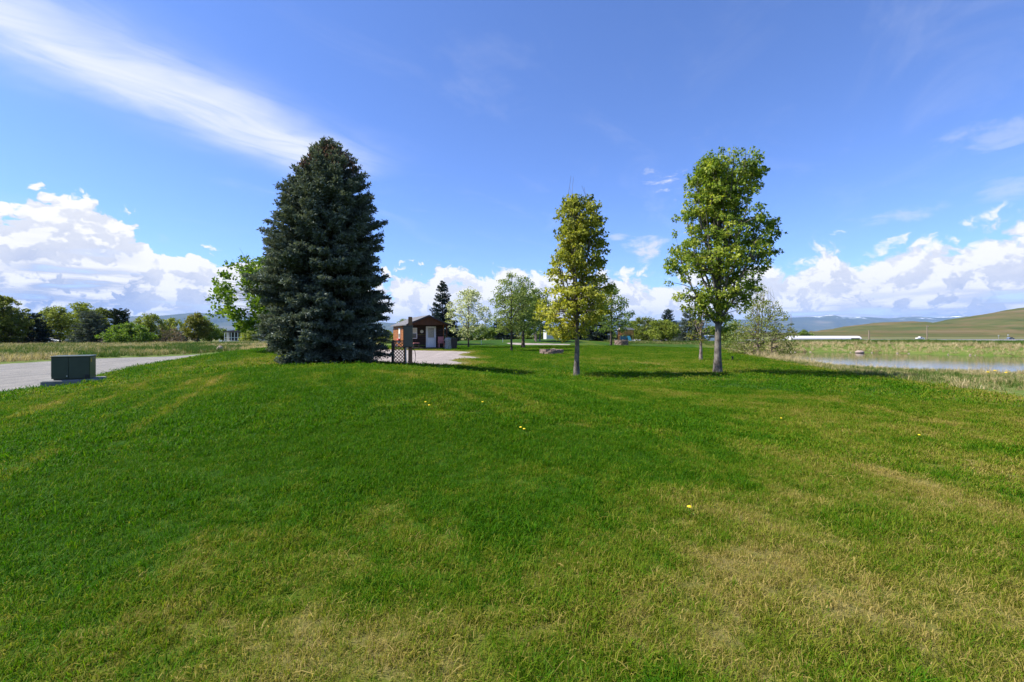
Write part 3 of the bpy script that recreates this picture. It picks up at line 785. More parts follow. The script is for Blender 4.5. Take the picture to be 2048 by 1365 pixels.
def leaves(pos, dirs, size, width, tint, g, shape, faces, roll=3.14):
    """oriented copies of a leaf outline"""
    n = len(pos)
    d = dirs / (np.linalg.norm(dirs, axis=1, keepdims=True) + 1e-9)
    ref = np.where(np.abs(d[:, 2:3]) > .95, np.array([[1., 0, 0]]), np.array([[0, 0, 1.]]))
    u = np.cross(d, ref); u /= np.linalg.norm(u, axis=1, keepdims=True) + 1e-9
    w = np.cross(u, d)
    a = g.uniform(-roll, roll, n)[:, None]
    u, w = u * np.cos(a) + w * np.sin(a), -u * np.sin(a) + w * np.cos(a)
    s = np.asarray(size)[:, None, None]; sw = np.asarray(width)[:, None, None]
    V = pos[:, None] + shape[None, :, 0:1] * u[:, None] * sw + shape[None, :, 1:2] * d[:, None] * s + shape[None, :, 2:3] * w[:, None] * sw
    k = len(shape)
    F = (faces[None] + (np.arange(n) * k)[:, None, None]).reshape(-1, 3)
    return V.reshape(-1, 3), F, np.repeat(tint, k)

def rad_fn(prof, hgt, clear):
    """prof: [(height fraction, left, right)] metres; returns radius(h, az) with az the angle from +x"""
    p = np.array(prof, float)
    def f(h, az):
        L = np.interp(h / hgt, p[:, 0], p[:, 1]); R = np.interp(h / hgt, p[:, 0], p[:, 2])
        c = np.cos(az); m = (L + R) / 2
        return np.where(c > 0, m + (R - m) * c, m + (L - m) * -c)
    return f

def broadleaf(name, base, hgt, prof, trunk_r, label, bark_m, leaf_m, seed, clear=.2, n_limb=14, n_clus=300, per=24, leaf=.10, clus_r=.28, lobe=False, droop=.4,
              up=.6, gap=.42, gapscale=1.1, fork=.92, twigs=0, group=None, stems=1, hang=None, tint_fn=None, lean=(0, 0), shell=.55, wid=.9, along=0.0):
    g = np.random.default_rng(seed)
    R = rad_fn(prof, hgt, clear)
    polys = []; rad = []
    for s in range(stems):
        off = np.zeros(3) if stems == 1 else np.array([g.normal(0, .25), g.normal(0, .25), 0])
        tops = np.array([lean[0], lean[1], 0]) if stems == 1 else np.array([g.uniform(-.6, .6) * R(np.array([hgt * .6]), np.array([0.]))[0], g.uniform(-.4, .4), 0])
        k = 12; t = np.linspace(0, 1, k)
        hh = hgt * fork * (1 if stems == 1 else g.uniform(.6, 1))
        tr = np.stack([off[0] + tops[0] * t ** 1.5, off[1] + tops[1] * t ** 1.5, -.12 + t * (hh + .12)], 1)
        w = np.cumsum(g.normal(0, .012 * hgt / 7, (k, 2)), 0); w[0] = 0; tr[:, :2] += w * (t[:, None] > .02)
        r = trunk_r * (1 - .93 * t ** .8); r[0] *= 1.28; r[1] *= 1.02
        polys.append(tr); rad.append(r)
    main = list(polys); limb_pts = [p[int(len(p) * clear):] for p in main]; limb_r = [q[int(len(q) * clear):] for q in rad]
    for i in range(n_limb):
        tr = main[i % len(main)]; h0 = hgt * (clear + (.86 - clear) * ((i + g.uniform(.0, .8)) / n_limb) ** 1.05)
        p0 = np.array([np.interp(h0, tr[:, 2], tr[:, 0]), np.interp(h0, tr[:, 2], tr[:, 1]), min(h0, tr[-1, 2])])
        az = i * 2.39996 + g.uniform(-.4, .4)
        rr = float(R(np.array([min(h0 + .15 * hgt, hgt * .97)]), np.array([az]))[0])
        h1 = min(h0 + up * rr * g.uniform(.9, 1.7) + .06 * hgt, hgt * .98)
        re = float(R(np.array([h1]), np.array([az]))[0]) * g.uniform(.6, .95)
        p2 = np.array([p0[0] * .5 + math.cos(az) * re, p0[1] * .5 + math.sin(az) * re, h1])
        p1 = p0 * .5 + p2 * .5 + np.array([math.cos(az), math.sin(az), 0]) * re * .12 + np.array([0, 0, -.12 * (h1 - h0)])
        q = bez(p0, p1, p2, 8); q[1:-1] += g.normal(0, .03 * re, (6, 3))
        r0 = trunk_r * .42 * (1 - .6 * (h0 / hgt)); polys.append(q); rad.append(np.linspace(r0, r0 * .18, 8))
        limb_pts.append(q); limb_r.append(rad[-1])
    LP = np.concatenate(limb_pts); LR = np.concatenate(limb_r)
    # leaf clusters fill the crown outline unevenly
    C = []
    while len(C) < n_clus:
        m = 4000; h = g.uniform(clear * hgt * .95, hgt, m); az = g.uniform(-np.pi, np.pi, m)
        rr = R(h, az); keep = g.uniform(0, 1, m) < rr / rr.max()
        h, az, rr = h[keep], az[keep], rr[keep]
        q = rr * g.uniform(.0, 1, len(h)) ** shell
        tpx = lean[0] * (h / hgt) ** 1.5
        p = np.stack([np.cos(az) * q + tpx, np.sin(az) * q, h], 1)
        nz = fbm(p[:, 0] * gapscale + seed + p[:, 1] * .6, p[:, 2] * gapscale * 1.1 + p[:, 1] * .5, seed, 3)
        p = p[nz > gap]
        C += list(p)
    C = np.array(C[:n_clus])
    if along > 0:
        m = int(n_clus * along); tips = np.concatenate([q[3:] for q in limb_pts[len(main):]] + [q[-4:] for q in limb_pts[:len(main)]])
        c2 = tips[g.integers(len(tips), size=m * 3)] + g.normal(0, .30, (m * 3, 3)) * np.array([1, 1, .8])
        ok = (np.hypot(c2[:, 0] - lean[0], c2[:, 1]) < R(c2[:, 2], np.arctan2(c2[:, 1], c2[:, 0])) * 1.03) & (c2[:, 2] < hgt)
        c2 = c2[ok][:m]; C[:len(c2)] = c2
    for c in C:
        dd = np.linalg.norm(LP - c, axis=1) + 1.2 * np.maximum(0, LP[:, 2] - c[2] + .05)
        i = int(np.argmin(dd)); a = LP[i]
        mid = (a + c) / 2 + np.array([0, 0, .10 * np.linalg.norm(c - a)])
        polys.append(bez(a, mid, c, 4)); r0 = min(LR[i] * .6, .012 * hgt / 7 + .004); rad.append(np.linspace(r0, r0 * .35, 4))
    for _ in range(twigs):
        c = C[np.argsort(C[:, 2])[-int(len(C) * .12):]]; c = c[g.integers(len(c))]
        e = c + np.array([g.normal(0, .12), g.normal(0, .12), g.uniform(.5, 1.25) * hgt / 9]); polys.append(bez(c, (c + e) / 2 + g.normal(0, .03, 3), e, 4)); rad.append(np.linspace(.007, .004, 4))
    V, F = tubes(polys, rad, 6)
    root = thing(name, tuple(base), label, 'tree', group)
    link('trunk', np_mesh('trunk', V, F, True), bark_m, root)
    n = len(C) * per
    ci = np.repeat(np.arange(len(C)), per)
    rad3 = clus_r * g.uniform(0, 1, n) ** .5
    u = g.normal(size=(n, 3)); u /= np.linalg.norm(u, axis=1, keepdims=True)
    off = u * rad3[:, None] * np.array([1, 1, .75])
    if hang is not None:
        off = off * np.array([.55, .55, hang])
    pos = C[ci] + off
    outw = np.stack([C[ci, 0], C[ci, 1], np.zeros(n)], 1); outw /= np.linalg.norm(outw, axis=1, keepdims=True) + .3
    d = off / (clus_r + 1e-6) * .9 + .5 * outw + g.normal(0, .45, (n, 3)) + np.array([0, 0, -droop])
    size = leaf * g.uniform(.6, 1.25, n)
    ct = g.normal(0, .16, len(C))
    tint = np.clip(.5 + ct[ci] + g.normal(0, .18, n), 0, 1)
    if tint_fn is not None:
        tint = np.clip(tint + tint_fn(pos, hgt), 0, 1)
    Vl, Fl, tl = leaves(pos, d, size, size * wid, tint, g, LOBE if lobe else KITE, LOBE_F if lobe else KITE_F)
    link('crown', np_mesh('crown', Vl, Fl, False, dict(tint=tl)), leaf_m, root)
    return root

def conifer(name, base, hgt, prof, trunk_r, label, bark_m, needle_m, seed, whorl=.22, per_whorl=8, twig_step=.11, twig_len=.42, shoot=.13, shoot_w=.045, cones=None, group=None, low=.02, dens=3):
    g = np.random.default_rng(seed); R = rad_fn(prof, hgt, 0)
    polys = []; rad = []
    t = np.linspace(0, 1, 10); polys.append(np.stack([g.normal(0, .015, 10), g.normal(0, .015, 10), -.15 + t * (hgt * .97 + .15)], 1)); rad.append(trunk_r * (1.05 - t))
    SP, SD, ST = [], [], []
    h = low * hgt; k = 0
    lump = g.uniform(0, 100)
    while h < hgt * .985:
        fr = h / hgt
        nb = max(4, int(per_whorl * (1 - .45 * fr)))
        for b in range(nb):
            az = 2 * np.pi * b / nb + k * .9 + g.normal(0, .16)
            hb = h + g.uniform(-.9, .9) * whorl
            rr = float(R(np.array([hb]), np.array([az]))[0])
            rr *= .65 + .30 * float(fbm(np.array([az * 1.6 + lump]), np.array([hb * 1.3]), seed, 3)[0]) + g.normal(0, .07)
            if rr < .1: rr = .1
            c, s = math.cos(az), math.sin(az)
            rise = rr * (-.16 + .62 * fr ** 1.4) + g.normal(0, .04) * rr
            hb0 = hb - max(0, rise) * .5
            p0 = np.array([0, 0, max(.1, hb0)]); p2 = np.array([c * rr, s * rr, max(.08, hb0 + rise + .06 * rr)])
            p1 = np.array([c * rr * .6, s * rr * .6, hb0 + rise * .35 - .03 * rr])
            q = bez(p0, p1, p2, 7); polys.append(q); r0 = .006 + .012 * rr; rad.append(np.linspace(r0, .003, 7))
            m = max(3, int(rr / twig_step)); tt = np.linspace(.22, 1, m)
            pts = (1 - tt[:, None]) ** 2 * p0 + 2 * tt[:, None] * (1 - tt[:, None]) * p1 + tt[:, None] ** 2 * p2
            tan = np.array([c, s, rise / rr]); tan /= np.linalg.norm(tan)
            side = np.array([-s, c, 0])
            for sg in (-1, 1, 0):
                tl = twig_len * (1 - .72 * tt) * min(1, rr * .62 + .05) * g.uniform(.6, 1.2, m) + .06
                if sg == 0:
                    dv = tan * .5 + np.array([0, 0, 1.]) * g.uniform(-.25, .9, m)[:, None] + side * g.normal(0, .35, m)[:, None]; tl = tl * .55
                else:
                    dv = tan * g.uniform(.5, .95, m)[:, None] + side * sg * g.uniform(.6, 1.0, m)[:, None] + np.array([0, 0, 1]) * g.normal(.02, .22, m)[:, None]
                dv /= np.linalg.norm(dv, axis=1, keepdims=True)
                ns = np.maximum(1, (tl / (shoot * .62)).astype(int))
                for j in range(int(ns.max())):
                    ok = ns > j
                    f = (j + .3) / ns[ok]
                    bp = pts[ok] + dv[ok] * (tl[ok] * f)[:, None]
                    for e in range(dens):
                        SP.append(bp + g.normal(0, .02, bp.shape)); SD.append(dv[ok] + g.normal(0, .55, bp.shape) + np.array([0, 0, .18]))
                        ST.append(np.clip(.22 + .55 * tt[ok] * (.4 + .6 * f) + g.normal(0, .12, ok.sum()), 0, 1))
            SP.append(q[-1:] + 0); SD.append(tan[None] + np.array([[0, 0, .25]])); ST.append(np.array([.9]))
        h += whorl * (1 - .35 * fr); k += 1
    top = np.stack([g.normal(0, .03, 14), g.normal(0, .03, 14), hgt * (.90 + .1 * np.linspace(0, 1, 14))], 1)
    SP.append(top); SD.append(np.stack([g.normal(0, .4, 14), g.normal(0, .4, 14), np.ones(14)], 1)); ST.append(np.full(14, .8))
    SP, SD, ST = np.concatenate(SP), np.concatenate(SD), np.concatenate(ST)
    root = thing(name, tuple(base), label, 'tree', group)
    V, F = tubes(polys, rad, 5); link('trunk', np_mesh('trunk', V, F, True), bark_m, root)
    sz = shoot * g.uniform(.7, 1.3, len(SP)) * (1.0 if shoot > .2 else 1.0)
    Vs, Fs, ts = leaves(SP, SD, sz, np.full(len(SP), shoot_w) * g.uniform(.75, 1.25, len(SP)), ST, g, SHOOT, SHOOT_F)
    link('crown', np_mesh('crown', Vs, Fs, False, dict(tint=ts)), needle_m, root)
    if cones:
        n, mat = cones; az = g.uniform(-np.pi, np.pi, n); hh = hgt * (1 - .15 * g.uniform(0, 1, n) ** 1.2)
        rr = R(hh, az) * g.uniform(.82, 1.06, n)
        pos = np.stack([np.cos(az) * rr, np.sin(az) * rr, hh], 1); dr = np.stack([g.normal(0, .2, n), g.normal(0, .2, n), -np.ones(n)], 1)
        Vc, Fc, tc = leaves(pos, dr, np.full(n, .13), np.full(n, .06), g.uniform(0, 1, n), g, SHOOT, SHOOT_F)
        tag(link('cones', np_mesh('cones', Vc, Fc, False, dict(tint=tc)), mat, root), 'brown cones hanging in the top of the spruce', kind='stuff')
    return root

B_grey = bark('bark_grey', (0.060, 0.052, 0.045), (0.20, 0.178, 0.155)); B_dark = bark('bark_dark', (0.035, 0.028, 0.022), (0.11, 0.09, 0.07)); B_pink = bark('bark_pale', (0.11, 0.085, 0.075), (0.26, 0.21, 0.185))
B_twig = bark('bark_bare', (0.13, 0.10, 0.085), (0.26, 0.20, 0.17))
L_mapleG = foliage('leaf_maple_green', (0.040, 0.085, 0.010), (0.165, 0.250, 0.020), (0.42, 0.46, 0.07), .50)
L_mapleY = foliage('leaf_maple_yellow', (0.070, 0.105, 0.012), (0.310, 0.335, 0.034), (0.54, 0.52, 0.085), .50)
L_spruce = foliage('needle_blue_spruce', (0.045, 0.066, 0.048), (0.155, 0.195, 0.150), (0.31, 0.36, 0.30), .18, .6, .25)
L_spruce2 = foliage('needle_far_spruce', (0.015, 0.030, 0.024), (0.045, 0.075, 0.060), (0.09, 0.13, 0.105), .06, .6, .2)
L_pine = foliage('needle_pine', (0.016, 0.036, 0.014), (0.045, 0.075, 0.030), (0.08, 0.11, 0.045), .08, .6, .2)
L_bright = foliage('leaf_bright_green', (0.050, 0.115, 0.010), (0.125, 0.220, 0.020), (0.24, 0.32, 0.05), .42)
L_green = foliage('leaf_mid_green', (0.055, 0.110, 0.012), (0.135, 0.210, 0.030), (0.26, 0.32, 0.07), .45)
L_olive = foliage('leaf_olive', (0.055, 0.090, 0.012), (0.150, 0.190, 0.028), (0.28, 0.29, 0.06), .42)
L_ygreen = foliage('leaf_yellow_green', (0.085, 0.130, 0.016), (0.210, 0.265, 0.036), (0.36, 0.40, 0.09), .45)
L_bloss = foliage('leaf_blossom', (0.13, 0.18, 0.030), (0.40, 0.45, 0.18), (0.72, 0.74, 0.60), .35)
L_willow = foliage('leaf_pale_green', (0.080, 0.130, 0.022), (0.205, 0.270, 0.060), (0.38, 0.44, 0.15), .45)
L_shrub = foliage('leaf_willow_shrub', (0.085, 0.115, 0.02), (0.21, 0.245, 0.05), (0.36, 0.39, 0.13), .42)
L_orange = foliage('leaf_bronze', (0.060, 0.085, 0.012), (0.165, 0.185, 0.025), (0.28, 0.23, 0.04), .40)
L_bud = foliage('leaf_reddish_bud', (0.11, 0.085, 0.055), (0.20, 0.155, 0.10), (0.30, 0.24, 0.15), .2)
L_cone = foliage('cone_brown', (0.09, 0.045, 0.018), (0.19, 0.10, 0.045), (0.28, 0.16, 0.07), .0)

def px_profile(rows, cx, ybot, ytop, d, trim=0.0):
    """photo outline rows (y, xleft, xright) -> [(height fraction, left m, right m)]"""
    s = d / FPX
    return sorted([((ybot - y) / (ybot - ytop), max(.05, (cx - a) * s - trim), max(.05, (b - cx) * s - trim)) for y, a, b in rows])

def egg(hw, clear=.2, wide=.5, topw=.25):
    return [(clear * .8, hw * .25, hw * .25), (clear, hw * .6, hw * .6), (wide * .8, hw * .97, hw * .97), (wide, hw, hw), (wide + .25, hw * .82, hw * .82), (.92, hw * .45, hw * .45), (1.0, hw * topw * .4, hw * topw * .4)]

def at(px, d):
    x = (px - HORX) / FPX * d
    return np.array([x, d, hz(x, d)])

def height_to(py, d, base):
    return EYE + (HORY - py) / FPX * d - base[2]

# the big blue spruce
b = at(655, 17.4); hh = height_to(280, 17.4, b); yb = HORY + (EYE - b[2]) / 17.4 * FPX
prof = px_profile([(272, 651, 659), (285, 640, 678), (300, 626, 694), (330, 604, 716), (370, 574, 742), (420, 545, 758), (460, 534, 772), (500, 520, 770), (550, 514, 785), (600, 508, 788), (650, 503, 788), (680, 518, 786), (700, 538, 782), (727, 565, 764)], 655, yb, 272, 17.4)
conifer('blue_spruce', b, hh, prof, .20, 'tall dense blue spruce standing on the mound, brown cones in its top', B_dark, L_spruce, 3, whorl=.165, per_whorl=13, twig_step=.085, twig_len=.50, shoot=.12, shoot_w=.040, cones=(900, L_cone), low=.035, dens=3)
# the two maples
b = at(1153, 17.8); hh = height_to(397, 17.8, b); yb = HORY + (EYE - b[2]) / 17.8 * FPX
prof = px_profile([(387, 1128, 1198), (400, 1120, 1206), (420, 1113, 1210), (450, 1108, 1212), (480, 1092, 1215), (520, 1090, 1216), (560, 1088, 1222), (590, 1074, 1240), (620, 1064, 1240), (640, 1066, 1208), (660, 1085, 1185), (678, 1110, 1168)], 1153, yb, 387, 17.8, .09)
broadleaf('maple_tree', b, hh, prof, .125, 'slim yellow-green maple with bare twigs above its top', B_grey, L_mapleY, 12, clear=.21, n_limb=30, along=.30, n_clus=520, per=32, leaf=.118, clus_r=.20, lobe=True, droop=.75, up=1.3, gap=.43, gapscale=1.7, fork=.95, twigs=9, shell=.6,
          tint_fn=lambda p, h: .28 - .42 * p[:, 2] / h - .06 * p[:, 0])  # yellower low down; sunlit left side put into the leaf tint
b = at(1435, 19.0); hh = height_to(318, 19.0, b); yb = HORY + (EYE - b[2]) / 19.0 * FPX
prof = px_profile([(303, 1400, 1524), (312, 1388, 1526), (330, 1374, 1530), (370, 1364, 1522), (395, 1358, 1512), (415, 1352, 1560), (440, 1348, 1556), (470, 1336, 1556), (500, 1320, 1546), (540, 1324, 1532), (570, 1346, 1522), (600, 1352, 1508), (630, 1382, 1492), (655, 1412, 1470)], 1435, yb, 303, 19.0, .18)
broadleaf('maple_tree', b, hh, prof, .165, 'taller green maple nearest the pond with a broad leafy crown', B_grey, L_mapleG, 31, clear=.20, n_limb=44, along=.40, n_clus=800, per=34, leaf=.122, clus_r=.22, lobe=True, droop=.7, up=1.5, gap=.51, gapscale=2.0, fork=.93, shell=.6,
          tint_fn=lambda p, h: .10 - .05 * p[:, 0] - .1 * (p[:, 2] / h - .5))  # leaf tint rises to the left, painting in the sunny side
# tree behind the spruce, left
b = at(538, 26); hh = height_to(518, 26, b)
broadleaf('leafy_tree', b, hh, px_profile([(518, 480, 520), (545, 452, 560), (580, 440, 580), (620, 432, 590), (645, 438, 585), (658, 470, 575)], 538, HORY + (EYE - b[2]) / 26 * FPX, 518, 26), .11, 'bright green leafy tree half hidden behind the blue spruce', B_dark, L_bright, 44, clear=.24, n_limb=18, n_clus=330, per=28, leaf=.16, clus_r=.26, up=1.0, gap=.45, gapscale=1.2, droop=.0, twigs=10)
# mid-distance trees
def tree_at(kind, name, px, py_top, hw_px, d, label, leaf_m, seed, bark_m=B_dark, clear=.2, **k):
    b = at(px, d); hh = height_to(py_top + (7 if 60 < d < 200 and kind == 'bro' else 0), d, b); hw = hw_px * d / FPX
    if kind == 'con':
        w = k.pop('blunt', .10)
        hw *= 1.15
        prof = [(0, hw * .8, hw * .8), (.1, hw, hw), (.35, hw * .82, hw * .82), (.7, hw * .45, hw * .45), (.92, hw * .2 + w * hw * .3, hw * .2 + w * hw * .3), (1, .06, .06)]
        s = hh / 8.0
        return conifer(name, b, hh, prof, .02 * hh, label, bark_m, leaf_m, seed, whorl=.34 * max(1, s), per_whorl=9, twig_step=.20, twig_len=.6, shoot=.24, shoot_w=.10, dens=2, **k)
    wd = k.pop('wide', .5); prof = k.pop('prof', None) or egg(hw, clear, wd)
    a = dict(n_limb=12, n_clus=150, per=22, leaf=.17, clus_r=.42, clear=clear)
    if d > 60 and leaf_m is not L_bud:
        k['n_clus'] = int(k.get('n_clus', 150) * 1.5); k['leaf'] = k.get('leaf', .17) * 1.35; k['per'] = k.get('per', 22) + 6; k.setdefault('shell', .7); k.setdefault('gap', .45); k.setdefault('twigs', 6)
    a.update(k)
    return broadleaf(name, b, hh, prof, a.pop('trunk_r', .018 * hh), label, bark_m, leaf_m, seed, **a)

tree_at('con', 'spruce_tree', 885, 565, 36, 58, 'pointed spruce rising behind the cabin roof', L_spruce2, 50)
tree_at('bro', 'blossom_tree', 937, 578, 48, 49, 'white-flowering tree to the right of the cabin', L_bloss, 51, tint_fn=lambda p, h: .18 + 0 * p[:, 0], clear=.22, n_clus=210, per=26, leaf=.15, clus_r=.36, up=.9, gap=.42, shell=.6)
tree_at('bro', 'lawn_tree', 1023, 546, 46, 40.5, 'green tree with a dark slim trunk in front of the gravel path', L_willow, 52, clear=.24, n_clus=260, per=26, leaf=.13, clus_r=.32, up=1.1, gap=.40, shell=.6)
tree_at('bro', 'lawn_tree', 1046, 553, 46, 50, 'green tree with a thick dark trunk beside the gravel path', L_green, 53, clear=.22, n_clus=230, per=24, leaf=.15, clus_r=.38, up=1.1, gap=.40, trunk_r=.24)
tree_at('bro', 'birch_tree', 1074, 570, 36, 64, 'tree with pale stems standing beyond the path, left of the slim maple', L_willow, 54, bark_m=B_pink, clear=.18, n_clus=150, per=22, stems=3)
tree_at('bro', 'small_tree', 968, 645, 22, 76, 'small young tree far behind the white-flowering tree', L_green, 55, n_clus=70)
tree_at('con', 'spruce_tree', 998, 640, 26, 88, 'dark spruce far behind the two green lawn trees', L_spruce2, 56)
tree_at('con', 'spruce_tree', 1193, 572, 34, 72, 'dark spruce directly behind the slim maple', L_spruce2, 57)
tree_at('con', 'spruce_tree', 1150, 648, 30, 80, 'low dark spruce left of the one behind the slim maple', L_spruce2, 58)
tree_at('bro', 'dark_trunk_tree', 1222, 575, 46, 54, 'green tree with a dark trunk left of the far fire pit', L_green, 59, clear=.27, n_clus=190, per=24, leaf=.17, gap=.42, up=1.1, wide=.42, trunk_r=.15, twigs=8)
tree_at('bro', 'olive_tree_crown', 1290, 626, 30, 88, 'dull green tree behind the orange playground roof', L_olive, 60, clear=.1, n_clus=150)
tree_at('bro', 'spreading_tree', 1323, 634, 36, 74, 'light green spreading tree between the playground and a blue spruce', L_ygreen, 61, clear=.2, n_clus=150)
tree_at('con', 'spruce_tree', 1336, 620, 26, 96, 'tall grey spruce behind the light green spreading tree', L_spruce2, 62, blunt=.5)
tree_at('con', 'spruce_tree', 1378, 622, 34, 84, 'broad dark spruce left of the taller maple trunk', L_spruce, 63, blunt=.4)
tree_at('bro', 'thin_tree', 1402, 598, 26, 29, 'thin pale-barked tree with sparse yellowish leaves behind the taller maple', L_orange, 64, bark_m=B_pink, clear=.3, n_limb=14, n_clus=60, per=14, leaf=.10, clus_r=.22, trunk_r=.125, up=1.3, gap=.35)
tree_at('bro', 'willow_shrub', 1524, 572, 62, 41, 'loose many-stemmed willow shrub beside the pond', L_shrub, 65, twigs=16, bark_m=B_twig, clear=.03, n_limb=26, n_clus=420, per=18, leaf=.12, clus_r=.26, up=1.8, gap=.46, gapscale=2.0, stems=7, trunk_r=.06, shell=.55, wide=.3,
        prof=px_profile([(570, 1530, 1534), (600, 1510, 1548), (625, 1490, 1566), (645, 1475, 1578), (670, 1462, 1584), (695, 1458, 1585), (706, 1465, 1580)], 1524, 708, 572, 41), tint_fn=lambda p, h: .25 * (p[:, 2] / h - .5))
tree_at('bro', 'low_shrub', 1470, 640, 26, 50, 'low pale shrub between the maple trunk and the willow', L_willow, 66, bark_m=B_twig, clear=.03, n_clus=80, per=18, stems=4, trunk_r=.05)
tree_at('bro', 'far_bush', 1607, 662, 9, 345, 'dark round bush above the long white building', L_green, 67, clear=.02, n_clus=50, per=20, leaf=.6, clus_r=1.0, n_limb=6)
tree_at('bro', 'far_bush', 1622, 667, 7, 345, 'smaller paler bush right of the dark round one', L_willow, 68, clear=.02, n_clus=40, per=20, leaf=.6, clus_r=1.0, n_limb=6)
tree_at('bro', 'far_tree', 806, 632, 18, 92, 'pale tree top showing over the left end of the cabin roof', L_ygreen, 69, n_clus=70)
tree_at('bro', 'far_tree', 1265, 636, 22, 110, 'far green tree above the playground', L_willow, 70, n_clus=90, leaf=.24)
# dim row of trees closing the view behind the lawn
for i, (px, top, hw, d, kd) in enumerate(((908, 648, 16, 100, 0), (930, 650, 20, 110, 1), (955, 640, 20, 120, 2), (985, 648, 18, 105, 1), (1018, 646, 18, 112, 0), (1040, 640, 22, 118, 2), (1062, 650, 20, 100, 1), (1090, 646, 20, 124, 2), (1135, 642, 20, 108, 1),
                                          (1172, 640, 24, 104, 0), (1212, 648, 20, 106, 1), (1243, 650, 18, 118, 0), (1305, 648, 22, 112, 1), (1352, 646, 18, 116, 0), (1398, 640, 20, 108, 0), (1424, 646, 20, 104, 1), (1448, 652, 18, 100, 2), (840, 650, 18, 112, 2), (770, 655, 20, 110, 2))):
    lb, gp = 'dim background tree in the far row closing the view behind the lawn', 'far trees behind the lawn'
    if kd == 0: tree_at('con', 'background_tree', px, top, hw, d, lb, L_spruce2, 200 + i, group=gp, blunt=.6)
    else: tree_at('bro', 'background_tree', px, top, hw, d, lb, (L_green, L_olive)[kd - 1], 200 + i, clear=.04, n_clus=90, leaf=.22, group=gp, stems=2)
for i, px in enumerate((20, 58, 92, 140, 222, 270, 310, 338, 372)):  # dark bushes added to stand for the shade beneath the trees
    tree_at('bro', 'shade_bush', px, 668 - 5 * (i % 3), 24, 96 + 3 * (i % 4), 'dark low bush added as shade under the treeline beyond the meadow', L_pine, 230 + i, clear=.02, n_clus=60, leaf=.22, stems=3, group='bushes under the treeline')
# treeline on the left
GL = 'trees lining the far side of the meadow'
tree_at('bro', 'treeline_tree', 2, 586, 46, 77, 'big olive-green tree at the left end of the treeline', L_olive, 80, clear=.10, n_clus=330, leaf=.2, group=GL)
tree_at('con', 'treeline_spruce', 66, 628, 40, 82, 'dark spruce second from the left end of the treeline', L_spruce2, 81, group=GL, blunt=.6)
tree_at('bro', 'treeline_tree', 114, 606, 40, 86, 'green forked tree left of the largest dark spruce in the treeline', L_ygreen, 82, clear=.2, n_clus=230, group=GL, gap=.4, stems=2)
tree_at('bro', 'treeline_tree', 163, 598, 42, 98, 'tall yellow-green tree behind the largest dark spruce in the treeline', L_ygreen, 83, clear=.1, n_clus=250, leaf=.2, group=GL)
tree_at('bro', 'treeline_tree', 205, 610, 34, 102, 'olive tree just right of the largest dark spruce in the treeline', L_olive, 96, clear=.1, n_clus=200, leaf=.2, group=GL)
tree_at('con', 'treeline_spruce', 182, 624, 42, 80, 'largest dark blue spruce in the treeline, bushy to the ground', L_spruce, 84, group=GL, blunt=.8)
tree_at('con', 'treeline_pine', 240, 618, 30, 100, 'open-topped pine in the middle of the treeline', L_pine, 85, group=GL, blunt=1.2)
tree_at('bro', 'treeline_tree', 255, 640, 46, 79, 'bright green wide low tree in front of the pine', L_bright, 86, clear=.10, n_clus=230, group=GL, wide=.4)
tree_at('bro', 'treeline_tree', 298, 618, 28, 90, 'upright yellow-green tree right of the bright wide one', L_ygreen, 87, clear=.16, n_clus=160, group=GL, up=1.4)
tree_at('bro', 'treeline_tree', 326, 642, 28, 93, 'reddish barely leafed tree in the treeline', L_bud, 88, bark_m=B_twig, clear=.06, n_clus=120, per=12, stems=4, group=GL)
tree_at('bro', 'treeline_tree', 345, 630, 26, 104, 'round pale green tree behind the bare ones', L_ygreen, 89, n_clus=130, group=GL, leaf=.2)
tree_at('bro', 'treeline_tree', 364, 648, 28, 88, 'greyish bare-branched tree left of the bronze one', L_bud, 90, bark_m=B_twig, clear=.1, n_limb=22, n_clus=110, per=6, stems=3, group=GL)
tree_at('bro', 'treeline_tree', 395, 620, 24, 86, 'dark green and bronze tree with a clear trunk at the right of the treeline', L_orange, 91, clear=.27, n_clus=190, per=26, group=GL, trunk_r=.13)
tree_at('bro', 'treeline_tree', 418, 636, 22, 104, 'plain green tree at the right end of the treeline', L_green, 92, clear=.15, n_clus=120, group=GL, leaf=.2)
tree_at('bro', 'treeline_tree', 445, 648, 16, 125, 'small far green tree left of the porch of the park home', L_green, 97, clear=.1, n_clus=70, group=GL, leaf=.22)
tree_at('bro', 'sapling', 203, 668, 5, 60, 'thin leafless sapling standing in the meadow', L_bud, 93, bark_m=B_twig, clear=.3, n_limb=6, n_clus=8, per=3, trunk_r=.03, clus_r=.2)
tree_at('bro', 'far_shrub', 498, 654, 20, 95, 'yellow-green shrub beside the park home', L_ygreen, 94, clear=.1, n_clus=60)
tree_at('bro', 'hedge_bush', 1120, 668, 34, 92, 'dark hedge bush below the white trailer', L_pine, 95, clear=.02, n_clus=80, stems=4)

# ------------------------------------------------------------------ built things
def wood_mat(name, ca, cb, stretch):
    m, T, out = new_mat(name)
    co = T.n('ShaderNodeTexCoord').outputs['Object']
    n = T.noise(T.vm('MULTIPLY', co, stretch), 3.0, 6, 0.65)
    c = T.mix(T.sm(n, .3, .7), ca, cb)
    b = T.n('ShaderNodeBsdfPrincipled', Base_Color=c, Roughness=0.65); b.inputs['Specular IOR Level'].default_value = .3
    T.set(b.inputs['Normal'], T.n('ShaderNodeBump', Strength=.4, Distance=.01, Height=n).outputs[0]); T.set(out.inputs[0], b.outputs[0])
    return m

def glass_mat(name, col=(0.02, 0.025, 0.03)):
    m, T, out = new_mat(name)
    b = T.n('ShaderNodeBsdfPrincipled', Base_Color=(*col, 1), Roughness=0.05); b.inputs['Specular IOR Level'].default_value = .6
    T.set(out.inputs[0], b.outputs[0]); return m

